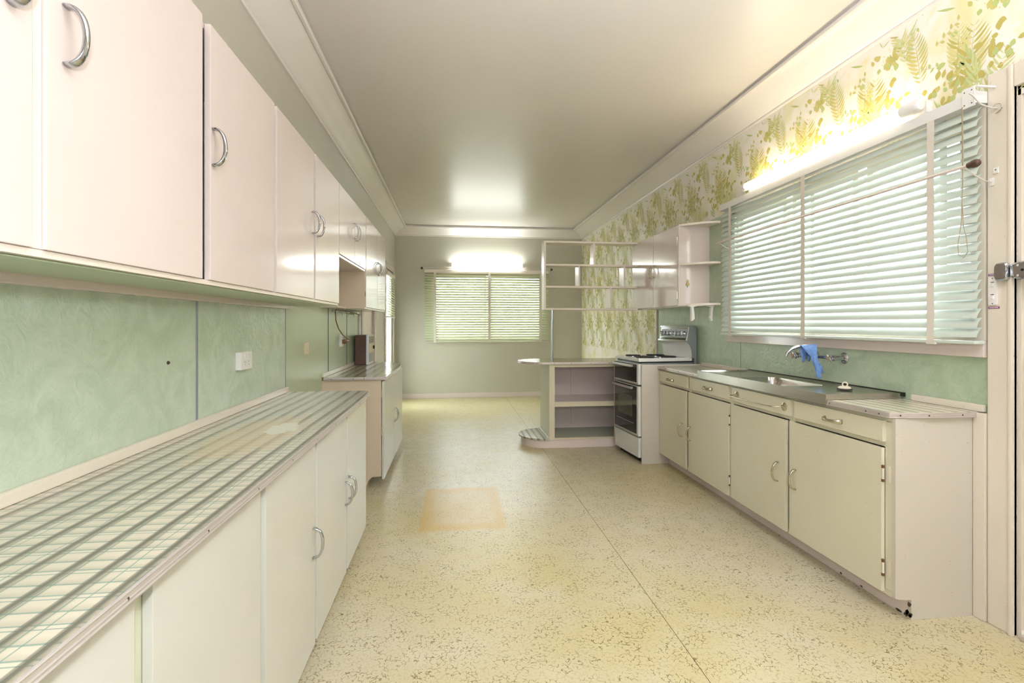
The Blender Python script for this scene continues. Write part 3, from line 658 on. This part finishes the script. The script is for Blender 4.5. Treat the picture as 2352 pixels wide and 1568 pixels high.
# appliance cord
cr = thing('appliance_lead', 'dark brown flex hanging in a loop from the hook rail to the plug', 'cord', (XL+.05, 4.3, 1.13))
obj('flex', sweep(nb(), [(-.955, 5.28, 1.368), (-.955, 4.9, 1.388), (-.955, 4.5, 1.39), (-.955, 4.24, 1.392), (-.955, 4.205, 1.38), (-.953, 4.22, 1.30), (-.95, 4.30, 1.235), (-.948, 4.45, 1.18), (-.946, 4.66, 1.138), (-.945, 4.735, 1.128), (-.944, 4.72, 1.122), (-.944, 4.62, 1.12)], .0045, 8), M['bakelite'], cr)
obj('plug', sweep(nb(), [(-.974, 4.57, 1.12), (-.958, 4.57, 1.12), (-.95, 4.585, 1.12), (-.946, 4.605, 1.12), (-.944, 4.63, 1.12)], [.020, .021, .017, .009, .006], 12), M['bakelite'], cr)
hr = thing('hook_rail', 'thin brass-coloured hook rail fixed under the far left wall cabinet', 'hook rail', (XL+.03, 4.8, 1.39))
obj('rail', B(XL+.02, XL+.028, 4.24, 5.36, 1.378, 1.39, .001), M['oldchrome'], hr)
for y in (4.45, 4.7, 4.95, 5.2, 5.34): obj('hook', sweep(nb(), [(XL+.028, y, 1.385), (XL+.045, y, 1.37), (XL+.05, y, 1.355), (XL+.043, y, 1.345)], .002, 6), M['oldchrome'], hr)
for y in (4.26, 5.3): obj('mount', B(XL+.004, XL+.026, y-.008, y+.008, 1.375, 1.398, .001), M['oldchrome'], hr)

# ------------------------------------------------------------------ right base cabinet
XF = 1.88
sc = thing('sink_cabinet', 'long cream sink cabinet with four drawer fronts and four doors, worn edges', 'cabinet', (2.05, 3.2, 0))
bm = nb(); pr_ = [(XR-.006, 0), (XF+.075, 0), (XF+.075, .085), (XF+.02, .09), (XF, .095), (XF, .866), (XR-.006, .866)]
extr(bm, pr_, 'Y', 1.94, 1.958); obj('end_panel', bm, M['panel_r'], sc)
bm = nb(); box(bm, XF+.02, XR-.006, 1.958, 4.385, .09, .106, 0); box(bm, XR-.012, XR-.006, 1.958, 4.385, .106, .866, 0)
for y in (2.6, 3.2, 3.81): box(bm, XF+.02, XR-.012, y-.008, y+.008, .106, .74, 0)
obj('carcass', bm, M['frame_r'], sc)
obj('toe_board', B(XF+.075, XF+.09, 1.958, 4.385, 0, .09, .002), M['pinkin'], sc)
fr = nb(); box(fr, XF+.001, XF+.0175, 1.959, 4.385, .848, .866); box(fr, XF+.001, XF+.0175, 1.959, 4.385, .735, .765); box(fr, XF+.001, XF+.0175, 1.959, 4.385, .09, .115)
for y, hw in ((1.975, .017), (2.60, .022), (3.205, .02), (3.81, .02), (4.372, .012)): box(fr, XF, XF+.018, y-hw, y+hw, .116, .846, .001)
obj('face_frame', fr, M['frame_r'], sc)
XD = XF-.017
for a, b, h_, hz, til in ((3.834, 4.38, 4.13, .792, 0), (3.222, 3.79, 3.49, .80, 0), (2.592, 3.184, None, 0, 0), (1.985, 2.562, 2.27, .80, 0)):
    dr = door_x(sc, XD, -1, a, b, .757, .850, M['base_r'], h_, hz, HO, name='drawer', horiz=True, tilt=til)
for a, b, h_ in ((3.856, 4.38, 3.92), (3.222, 3.817, 3.775), (2.628, 3.196, 2.70), (1.992, 2.604, 2.55)):
    door_x(sc, XD, -1, a, b, .10, .730, M['base_r'], h_, .405 if h_ > 3 else .42, HO)
for y in (1.984, 3.209):
    for z in (.62, .21):
        bm = nb(); cyl(bm, (XD-.001, y, z-.035), (XD-.001, y, z+.035), .0045, 8); box(bm, XF-.003, XF, y-.018, y-.002, z-.035, z+.035, .001)
        h_ = obj('hinge', bm, M['arch'], sc)
        for dz in (-.03, .03): obj('rusted_knuckle', cyl(nb(), (XD-.0015, y, z+dz-.006), (XD-.0015, y, z+dz+.006), .0058, 8), M['rust'], h_)
# paint-chipped corner at the toe
bm = nb()
rr = random.Random(5)
for k in range(6):
    y = 1.9385; x = XF+.05+rr.random()*.024; z = .015+rr.random()*.07; s_ = .004+rr.random()*.007
    a = bmesh.new(); vs = [a.verts.new((x+s_*math.cos(q)*rr.uniform(.5, 1.1), y, z+s_*math.sin(q)*rr.uniform(.6, 1.6))) for q in [i*1.05 for i in range(6)]]; f_ = a.faces.new(vs)
    ex = bmesh.ops.extrude_face_region(a, geom=[f_]); bmesh.ops.translate(a, verts=[v_ for v_ in ex['geom'] if isinstance(v_, bmesh.types.BMVert)], vec=(0, .002, 0)); merge(bm, a)
    a = bmesh.new(); y2 = 1.96+rr.random()*.06*(1 if k < 4 else 9); s_ *= .7; vs = [a.verts.new((XF+.0745, y2+s_*math.cos(q)*rr.uniform(.8, 2.0), max(.002, .008+s_*math.sin(q)*rr.uniform(.5, 1.0)))) for q in [i*1.05 for i in range(6)]]; a.faces.new(vs); merge(bm, a)
obj('chipped_paint', bm, M['dark'], sc)
# stove side panel
bm = B(1.70, XR-.006, 4.387, 4.402, 0, .905, .002); obj('stove_side_panel', bm, M['panel_r'], sc)
# towel rail on third drawer
obj('filler_strip', B(XR-.03, XR-.002, 1.888, 1.938, 0, .89, .004), M['arch'], sc)
tr_ = thing('towel_rail', 'chrome towel rail with round rosettes on the blank sink drawer front', 'towel rail', (XD, 2.9, .805))
for y in (3.12, 2.642): obj('rosette', lathe(nb(), [(.024, 0), (.024, .003), (.016, .008), (.008, .012), (.006, .02)], (XD, y, .805), (-1, 0, 0)), M['oldchrome'], tr_)
obj('bar', sweep(nb(), [(XD-.012, 3.12, .805), (XD-.045, 3.118, .803), (XD-.062, 3.10, .80), (XD-.062, 3.06, .80), (XD-.062, 2.72, .80), (XD-.055, 2.67, .802), (XD-.03, 2.648, .804), (XD-.012, 2.642, .805)], .004, 10), M['oldchrome'], tr_)
# worktop with sink cut-out
SY0, SY1, SX0, SX1 = 2.30, 3.63, 1.845, 2.262
wt = thing('worktop', 'faded plaid laminate bench top round the steel sink on the right', 'worktop', (2.05, 3.1, .893))
bm = nb(); ce = [(XR-.006, 1.925), (2.22, 1.922), (2.05, 1.922), (1.93, 1.935), (1.86, 1.95), (1.853, 1.965), (1.853, SY0-.002)]
prism(bm, [(XR-.006, SY0-.002)]+ce, .868, .893); obj('top', bm, M['plaidR'], wt, smooth=False); bm = nb()
prism(bm, [(XR-.006, 4.385), (XR-.006, SY1+.002), (1.853, SY1+.002), (1.853, 4.385)], .868, .893); obj('top', bm, M['plaidR'], wt, smooth=False)
for pts in ([(x, y-.001) for x, y in ce[:4]]+[(1.858, 1.948), (1.851, 1.962)]+[(1.851, SY0-.002)], [(1.851, SY1+.002), (1.851, 4.385)]):
    bm = nb(); sweep(bm, [(x, y, .880) for x, y in pts], [(.0018, .0125)]*len(pts), 8, up=(0, 0, 1))
    for dz in (.889, .880, .871): sweep(bm, [(x, y, dz) for x, y in pts], .0026, 6, up=(0, 0, 1))
    obj('metal_edging', bm, M['alu'], wt)
for y in (1.99, 2.06, 2.28, 3.70, 3.95, 4.2): screw(wt, 1.848, y, .880, math.pi)
for x in (1.90, 2.02, 2.18): screw(wt, x, 1.9195 if x > 2 else 1.936, .880, -math.pi/2)
for a, b in ((1.9, SY0-.06), (SY1+.05, 4.36)): obj('timber_bead', B(XR-.028, XR-.006, a, b, .893, .925, .006), M['arch'], wt)
# sink -----------------------------------------------------------------------------
sk = thing('kitchen_sink', 'stainless steel sink top with a centre bowl and two drainers', 'sink', (2.05, 2.95, .9))
bx0, bx1, by0, by1 = 1.925, 2.185, 2.72, 3.20
def sink():
    bm = nb(); nx, ny = 40, 120; V = {}
    def hgt(x, y):
        e = min(x-SX0, SX1-x, (y-SY0), SY1-y)
        rim = .921 if e < .014 else .921-.009*min(1, (e-.014)/.012)
        if x > SX1-.05: rim = max(rim, .921) if x > SX1-.012 else max(rim, .915)
        # drainers fall a little towards the bowl
        if e > .026: rim -= .003*max(0, 1-abs(y-2.96)/.7)
        # bowl as rounded rectangle
        dx = max(bx0+.05-x, x-(bx1-.05), 0); dy = max(by0+.05-y, y-(by1-.05), 0); d_ = math.hypot(dx, dy)-.05
        if d_ < .0:
            k = min(1, -d_/.022); rim = rim*(1-k**.6)+.745*k**.6 if k < 1 else .745
        return rim
    xs = sorted(set([SX0+(SX1-SX0)*i/nx for i in range(nx+1)]+[SX0+.014, SX0+.02, SX0+.026, SX1-.014, SX1-.026, bx0+.002, bx0+.006, bx0+.012, bx0+.022, bx1-.002, bx1-.006, bx1-.012, bx1-.022]))
    ys = sorted(set([SY0+(SY1-SY0)*i/ny for i in range(ny+1)]+[SY0+.014, SY0+.026, SY1-.014, SY1-.026, by0+.002, by0+.006, by0+.012, by0+.022, by1-.002, by1-.006, by1-.012, by1-.022]))
    G = [[bm.verts.new((x, y, hgt(x, y))) for y in ys] for x in xs]
    for i in range(len(xs)-1):
        for j in range(len(ys)-1): bm.faces.new((G[i][j], G[i+1][j], G[i+1][j+1], G[i][j+1]))
    rim = [G[i][0] for i in range(len(xs))]+[G[-1][j] for j in range(1, len(ys))]+[G[i][-1] for i in range(len(xs)-2, -1, -1)]+[G[0][j] for j in range(len(ys)-2, 0, -1)]
    low = [bm.verts.new((v_.co.x, v_.co.y, .866 if v_.co.x < SX0+.001 else .894)) for v_ in rim]; n = len(rim)
    for i in range(n): bm.faces.new((rim[i], rim[(i+1)%n], low[(i+1)%n], low[i]))
    obj('sink_top', bm, M['steel'], sk)
sink()
obj('drain', lathe(nb(), [(.045, 0), (.045, .003), (.03, .004), (.028, .001)], (2.055, 2.96, .7455)), M['chrome'], sk)
obj('dark_joint', B(SX1+.001, XR-.004, SY0-.01, SY1+.01, .905, .925, .001), M['black'], sk)
bm = nb()
for k in range(9):
    pass
pl = thing('sink_plug', 'cream sink plug with a ring handle lying on the steel drainer', 'sink plug', (2.115, 2.5, .916))
obj('rubber_base', lathe(nb(), [(.036, 0), (.038, .003), (.034, .006)], (2.115, 2.50, .9155)), M['rubber'], pl)
obj('cap', lathe(nb(), [(.030, .0), (.031, .006), (.022, .012), (.008, .014)], (2.115, 2.50, .9215)), M['plugw'], pl)
obj('ring', sweep(nb(), [(2.118+.010*math.cos(a), 2.50-.006*math.cos(a), .944+.012*math.sin(a)) for a in [k*math.pi/8 for k in range(-3, 13)]], .0035, 8), M['plugw'], pl)
# taps ------------------------------------------------------------------------------
tp = thing('kitchen_tap', 'chrome wall-mounted mixer tap with two cross handles above the sink', 'tap', (2.2, 2.84, 1.07))
ZT = 1.073
def cross(y):
    c_ = nb(); lathe(c_, [(.033, 0), (.033, .003), (.026, .010), (.014, .014), (.012, .03)], (XR-.004, y, ZT), (-1, 0, 0)); obj('flange', c_, M['chrome'], tp)
    c_ = nb(); cyl(c_, (2.25, y, ZT), (2.195, y, ZT), .014, 14); lathe(c_, [(.016, 0), (.018, .01), (.014, .026), (.009, .03)], (2.215, y, ZT), (-1, 0, 0)); obj('valve_body', c_, M['chrome'], tp)
    c_ = nb()
    for k in range(4):
        a = math.pi/4+k*math.pi/2; dy, dz = math.cos(a), math.sin(a)
        sweep(c_, [(2.178, y, ZT), (2.178, y+dy*.014, ZT+dz*.014), (2.178, y+dy*.022, ZT+dz*.022), (2.178, y+dy*.027, ZT+dz*.027)], [.007, .005, .007, .004], 8)
    h_ = obj('cross_handle', c_, M['chrome'], tp); obj('handle_cap', lathe(nb(), [(.013, 0), (.013, .004), (.009, .007)], (2.172, y, ZT), (-1, 0, 0), 16), M['knobhub'], h_)
cross(2.69); cross(2.995)
obj('bridge', cyl(nb(), (2.215, 2.69, ZT), (2.215, 2.995, ZT), .0095), M['chrome'], tp)
bm = nb(); lathe(bm, [(.016, -.018), (.019, -.01), (.019, .02), (.014, .03), (.012, .036)], (2.21, 2.845, ZT)); obj('spout_base', bm, M['chrome'], tp)
sp_ = [(2.21, 2.845, ZT+.02), (2.207, 2.846, ZT+.042), (2.19, 2.852, ZT+.058), (2.16, 2.862, ZT+.064), (2.12, 2.875, ZT+.060), (2.085, 2.887, ZT+.045), (2.062, 2.895, ZT+.022), (2.052, 2.898, ZT+.0)]
obj('spout', sweep(nb(), sp_, [.011, .011, .0105, .010, .010, .0095, .009, .010], 12), M['chrome'], tp)
# cloth over the spout
ct = nb(); U, Vn = 26, 34; g = []; lens = []
for i in range(U+1):
    u = i/U; row = []
    cx, cy = 2.195-.085*u, 2.848+.030*u            # along the spout
    for j in range(Vn+1):
        v_ = j/Vn*2-1; s_ = abs(v_); side = 1 if v_ > 0 else -1
        drop = (.185-.04*u+.03*math.sin(u*9)) if side < 0 else (.09+.02*math.cos(u*7))
        if side < 0 and .35 < u < .55: drop += .035
        zt = ZT+.077-.008*u
        off = .014*min(1, s_*6)+.012*s_
        fold = .013*math.sin(u*17+v_*2.5)*s_+.005*math.sin(u*31+v_*9)*s_
        gx = cx+.01+(u-.42)*.14*s_*(1 if side < 0 else .5)+fold*.8+.012*s_*(side < 0)
        gy = cy+side*(off+fold*.6)-.018-(.06*s_**1.4*(1-.5*u) if side < 0 else 0)
        z = zt-.0-(max(0, s_-.06))*drop-.004*min(1, s_*8)
        row.append(ct.verts.new((gx, gy, z)))
    g.append(row)
for i in range(U):
    for j in range(Vn): ct.faces.new((g[i][j], g[i+1][j], g[i+1][j+1], g[i][j+1]))
dc = tag(obj('dish_cloth', ct, M['cloth']), 'crumpled blue dish cloth draped over the tap spout', 'cloth'); md = dc.modifiers.new('thickness', 'SOLIDIFY'); md.thickness = .0016

# ------------------------------------------------------------------ stove (local frame rotated 5 degrees)
SR = R(5); st = thing('stove', 'white upright electric stove with dark glass oven doors and knob console', 'stove', (1.68, 4.41, 0))
T = Matrix.Translation((1.68, 4.41, 0)) @ Matrix.Rotation(SR, 4, 'Z')   # local x = depth, y = along front
def sobj(name, bm, mt, par=None):
    bmesh.ops.transform(bm, matrix=T, verts=bm.verts); return obj(name, bm, mt, par or st)
SWd = .535
sobj('body', box(nb(), .03, .55, .006, SWd-.006, .04, .915, .003), M['grey'])
sobj('plinth', box(nb(), .05, .5, .02, SWd-.02, 0, .04, .001), M['black'])
sobj('hob_gap', box(nb(), .02, .56, .01, SWd-.01, .914, .928, .001), M['black'])
bm = nb(); box(bm, 0, .535, -.004, SWd+.004, .928, .956, .006); box(bm, .0, .51, -.004, .012, .955, .9605, .002); sobj('hob', bm, M['white'])
for (lx, ly, r_) in ((.13, .14, .092), (.13, .395, .075), (.37, .14, .075), (.37, .395, .092)):
    pb = sobj('hotplate', lathe(nb(), [(r_+.008, .0), (r_+.008, .004), (r_, .005)], (lx, ly, .956), seg=28), M['chrome'])
    sobj('hotplate_disc', lathe(nb(), [(r_-.002, 0), (r_-.002, .010), (r_*.9, .013), (r_*.35, .012), (.004, .011)], (lx, ly, .957), seg=28), M['iron'], pb)
def oven_door(z0, z1, win):
    d_ = sobj('oven_door', box(nb(), -.004, .03, 0, SWd, z0, z1, .004), M['white'])
    sobj('door_glass', box(nb(), -.007, -.003, .035, SWd-.004, z0+.018, z1-.02, .001), M['oveng'], d_)
    if win:
        sobj('inner_window', box(nb(), -.0085, -.0065, .12, SWd-.09, z0+.16, z1-.10, .001), M['ovenw'], d_)
        sobj('rack_line', box(nb(), -.009, -.0075, .09, SWd-.05, z0+.105, z0+.109, 0), M['silver'], d_)
    sobj('bottom_trim', box(nb(), -.009, -.003, 0, SWd, z0, z0+.012, .001), M['alu'], d_)
    hb_ = nb(); box(hb_, -.034, -.024, .10, SWd+.0, z1-.035, z1-.012, .003); box(hb_, -.026, -.005, .102, .125, z1-.033, z1-.014, .001); box(hb_, -.026, -.005, SWd-.03, SWd-.005, z1-.033, z1-.014, .001)
    sobj('door_handle', hb_, M['alu'], d_); sobj('handle_recess', box(nb(), -.010, -.003, .035, SWd-.003, z1-.042, z1-.006, .001), M['black'], d_)
oven_door(.245, .703, True); oven_door(.718, .908, False)
sobj('storage_drawer', box(nb(), -.003, .03, 0, SWd, .052, .232, .004), M['white'])
# back console
bm = nb(); pr_ = [(.485, 1.105), (.512, 1.255), (.555, 1.258), (.555, .956), (.532, .956), (.533, 1.0), (.528, 1.035), (.515, 1.07), (.50, 1.092)]
A_ = bmesh.new(); extr(A_, pr_, 'Y', .0, SWd); merge(bm, A_); c_ = sobj('back_console', bm, M['white'])
A_ = nb(); extr(A_, [(.482, 1.103), (.509, 1.257), (.555, 1.26), (.555, .956), (.531, .956), (.532, 1.0), (.527, 1.035), (.514, 1.07), (.498, 1.09)], 'Y', -.006, 0); sobj('console_cheek', A_, M['grey'])
sobj('rear_box', box(nb(), .556, .582, -.004, SWd-.02, .86, 1.24, .002), M['grey'])
def console_pt(k, off): # k 0..1 up the sloping face
    x = .485+.027*k; z = 1.105+.15*k; nx, nz = -.984, .177
    return x+nx*off, z+nz*off
def conbox(k0, k1, y0, y1, off0, off1, bm=None):
    bm = bm or nb(); a, b, c2_, d_ = console_pt(k0, off0), console_pt(k1, off0), console_pt(k1, off1), console_pt(k0, off1)
    A_ = bmesh.new(); extr(A_, [a, b, c2_, d_], 'Y', y0, y1); merge(bm, A_); return bm
fp = sobj('control_panel', conbox(.10, .9, .02, SWd-.02, .0, .004), M['chrome'])
for k0, k1 in ((.0, .1), (.92, 1.0)): sobj('console_trim', conbox(k0, k1, 0, SWd, .0, .012), M['chrome'])
sobj('panel_strip', conbox(.12, .24, .03, SWd-.03, .004, .005), M['oveng'], fp)
sobj('panel_strip', conbox(.28, .8, .03, SWd-.03, .004, .0045), M['grey'], fp)
sobj('clock', conbox(.33, .78, .215, .305, .0045, .012), M['chrome'], fp)
for ky in (.06, .125, .185, .26, .335, .40, .465):
    x, z = console_pt(.52, .0045); nrm = (-.984, 0, .177)
    kb = sobj('knob', lathe(nb(), [(.024, 0), (.024, .005), (.020, .009), (.016, .024), (.010, .026)], (x, ky, z), nrm, 20), M['chrome'])
    sobj('knob_grip', box(nb(), x-.034, x-.02, ky-.003, ky+.003, z-.014, z+.022, .001), M['chrome'], kb)

# ------------------------------------------------------------------ peninsula
PX0, PY0, PY1 = .975, 5.05, 5.60
pn = thing('peninsula_cabinet', 'open-shelved cream cabinet with a half-round base, beside the stove', 'cabinet', (1.5, 5.3, 0))
obj('end_panel', B(PX0, PX0+.018, PY0+.018, PY1, .07, .858, .002), M['pen_side'], pn)
fr = nb(); box(fr, PX0-.002, 1.03, PY0, PY0+.018, .085, .856, .002); box(fr, 1.662, 1.71, PY0, PY0+.018, .085, .856, .002); box(fr, 1.03, 1.662, PY0, PY0+.018, .832, .856, .001)
box(fr, 1.03, 1.662, PY0, PY0+.018, .425, .475, .002); box(fr, 1.03, 1.662, PY0+.004, PY0+.022, .085, .105, .002); obj('face_frame', fr, M['pen'], pn)
obj('shelf', B(PX0+.018, 2.2, PY0+.018, PY1-.02, .455, .473, .001), M['pink'], pn)
obj('bottom_shelf', B(PX0+.018, 2.2, PY0+.02, PY1-.02, .085, .10, .001), M['liner'], pn)
for a, b in ((PX0+.018, 1.345), (1.352, 2.2)): obj('back_panel', B(a, b, PY1-.018, PY1-.006, .07, .856, .001), M['pinkin'], pn)
obj('batten', B(1.325, 1.362, PY1-.028, PY1-.018, .10, .856, .002), M['pinkin'], pn)
obj('right_side', B(2.2, 2.218, PY0+.018, PY1, 0, .856, .001), M['pen'], pn)
obj('toe_board', B(PX0, 2.2, PY0+.012, PY0+.024, 0, .084, .003), M['pinkin'], pn)
def half(r_, cy, y0, y1, x1): # half-round plan
    hr_ = (y1-y0)/2; pts = [(x1, y0)]
    pts += [(PX0-r_*math.sin(a), cy-hr_*math.cos(a)) for a in [math.pi*k/20 for k in range(21)]]
    return pts+[(x1, y1)]
ped = obj('half_round_plinth', prism(nb(), half(.255, 5.325, PY0+.015, PY1-.01, PX0+.001), 0, .082, .002), M['pinkin'], pn)
obj('plinth_top', prism(nb(), half(.28, 5.325, PY0-.01, PY1, PX0-.001), .082, .098, .003), M['plaidL'], pn)
obj('bead', B(PX0-.02, PX0, PY0+.0, PY1, .098, .118, .006), M['pen_side'], pn)
pp = half(.285, 5.325, PY0-.02, PY1+.02, 2.27)
pw = thing('worktop', 'peninsula bench top with a half-round free end and metal edging', 'worktop', (1.4, 5.3, .885))
pp[0] = (2.27, PY0-.02)
obj('top', prism(nb(), pp, .858, .884), M['plaidP'], pw, smooth=False)
e_ = [(1.75, PY0-.022)]+[(x-.002, y) for x, y in pp[1:-1]]+[(2.26, PY1+.022)]
bm = nb(); sweep(bm, [(x, y, .871) for x, y in e_], [(.0018, .0125)]*len(e_), 8, up=(0, 0, 1))
for dz in (.881, .871, .861): sweep(bm, [(x, y, dz) for x, y in e_], .0028, 6, up=(0, 0, 1))
obj('metal_edging', bm, M['alu'], pw)
for x in (1.02, 1.2, 1.4, 1.6): screw(pw, x, PY0-.026, .871, -math.pi/2)
for a in (.45, .95, 1.35): screw(pw, PX0-.288*math.sin(a), 5.325-.298*math.cos(a), .871, -math.pi/2-a)

# open shelf unit over the peninsula, pole
ou = thing('open_shelf_unit', 'cream open divider shelf with staggered compartments above the peninsula', 'shelf unit', (1.46, 5.3, 1.42))
OY0, OY1 = 5.235, 5.385
obj('side_board', B(.952, .974, OY0, OY1, 1.425, 2.16, .003), M['pink2'], ou)
for z in (1.425, 1.662, 1.895, 2.14): obj('shelf', B(.974, 1.983, OY0, OY1, z, z+.02, .002), M['pink2'], ou)
for x, z0, z1 in ((1.50, 1.915, 2.14), (1.335, 1.682, 1.895), (1.835, 1.682, 1.895), (1.685, 1.445, 1.662)): obj('divider', B(x-.009, x+.009, OY0+.002, OY1-.002, z0, z1, .002), M['pink2'], ou)
po = thing('chrome_pole', 'slim chrome pole standing on the peninsula top under the open shelf', 'pole', (1.056, 5.315, .884))
obj('pole', cyl(nb(), (1.056, 5.315, .886), (1.056, 5.315, 1.425), .0095, 14), M['chrome'], po); obj('foot', lathe(nb(), [(.018, 0), (.018, .004), (.011, .008)], (1.056, 5.315, .8845)), M['chrome'], po)

# right upper cabinet, end shelf, towel holder
UX = 1.985
uc = thing('wall_cabinet', 'two-door cream wall cabinet above the stove on the right wall', 'cabinet', (2.1, 4.8, 1.43))
bm = nb(); box(bm, UX+.018, XR-.004, 4.25, 4.266, 1.43, 2.16, .001); box(bm, UX+.018, XR-.004, 5.39, 5.406, 1.43, 2.16, .001); box(bm, UX+.018, XR-.004, 4.266, 5.39, 1.43, 1.446, 0); box(bm, UX+.018, XR-.004, 4.266, 5.39, 2.144, 2.16, 0)
box(bm, UX+.002, UX+.0175, 4.25, 4.268, 1.43, 2.16, .001); obj('carcass', bm, M['pink'], uc)
door_x(uc, UX, -1, 4.276, 4.818, 1.44, 2.155, M['pink'], 4.775, 1.79, HO)
door_x(uc, UX, -1, 4.822, 5.404, 1.44, 2.155, M['pink'], 4.865, 1.79, HO)
for z in (1.53, 2.02): obj('hinge', cyl(nb(), (UX-.001, 4.271, z-.03), (UX-.001, 4.271, z+.03), .0045, 8), M['oldchrome'], uc)
es = thing('corner_shelf', 'curved three-tier open end shelf between the wall cabinet and the sink window', 'shelf', (2.15, 4.15, 1.44))
cv = [(XR-.005, 4.249), (UX+.004, 4.249)]+[(UX+.004+.285*t_, 4.249-.19*math.sin(math.pi/2*t_)**1.0) for t_ in (.1, .25, .4, .55, .7, .85, 1)]+[(XR-.005, 4.06)]
for z in (1.437, 1.795, 2.142): obj('shelf_board', prism(nb(), cv, z, z+.018, .002), M['pink2'], es)
ph = thing('paper_towel_holder', 'white plastic paper towel bracket under the curved end shelf', 'paper towel holder', (2.15, 4.12, 1.4))
bm = nb(); extr(bm, [(2.03, 1.436), (2.25, 1.436), (2.25, 1.425), (2.22, 1.422), (2.19, 1.432), (2.10, 1.432), (2.07, 1.422), (2.03, 1.425)], 'Y', 4.12, 4.16); obj('top_bar', bm, M['plastic'], ph)
for x, s_ in ((2.045, 1), (2.225, -1)):
    bm = nb(); extr(bm, [(x, 1.425), (x+.02, 1.425), (x+.02+s_*.006, 1.37), (x+.02+s_*.010, 1.32), (x+.015, 1.305), (x, 1.30), (x+s_*.004, 1.36)], 'Y', 4.125, 4.155); lathe(bm, [(.014, 0), (.012, .012)], (x+.01+s_*.008, 4.14, 1.335), (s_, 0, 0), 12); obj('arm', bm, M['plastic'], ph)
og = thing('wall_ornament', 'small cream bell-shaped ornament on the side of the stove wall cabinet', 'ornament', (2.068, 4.248, 1.63))
bm = nb(); lathe(bm, [(.004, .0), (.017, .002), (.016, .012), (.010, .028), (.007, .034)], (2.068, 4.243, 1.615)); obj('body', bm, M['ornament'], og)
obj('head', lathe(nb(), [(.003, 0), (.009, .004), (.0095, .012), (.004, .019)], (2.069, 4.243, 1.648)), M['ornament'], og); obj('clapper', cyl(nb(), (2.066, 4.243, 1.598), (2.066, 4.243, 1.616), .004, 8), M['grey'], og)

# light switch with purple tapes on the architrave
sw = thing('light_switch', 'narrow white two-rocker light switch on the door architrave', 'light switch', (2.256, 1.85, 1.41))
obj('plate', B(2.250, 2.258, 1.842, 1.874, 1.352, 1.470, .001), M['plastic'], sw)
for z in (1.385, 1.437):
    obj('rocker', B(2.245, 2.251, 1.852, 1.863, z-.008, z+.008, .001), M['white'], sw); obj('rocker_slot', B(2.2495, 2.2505, 1.851, 1.864, z+.009, z+.012, 0), M['dark'], sw)
for z in (1.358, 1.464): obj('plate_screw', lathe(nb(), [(.0025, 0), (.001, .001)], (2.25, 1.8575, z), (-1, 0, 0), 8), M['dark'], sw)
for z, lb in ((1.480, 'purple label tape strip directly above the light switch'), (1.341, 'purple label tape strip directly below the light switch')):
    lt = thing('label_tape', lb, 'label', (2.256, 1.857, z)); obj('tape', B(2.2565, 2.258, 1.835, 1.879, z-.0045, z+.0045, .0005), M['purple'], lt)
    bm = nb()
    for k in range(9): box(bm, 2.2562, 2.2566, 1.84+k*.004, 1.8424+k*.004, z-.0018, z+.0018+(k % 3)*.0006)
    obj('lettering', bm, M['label'], lt)
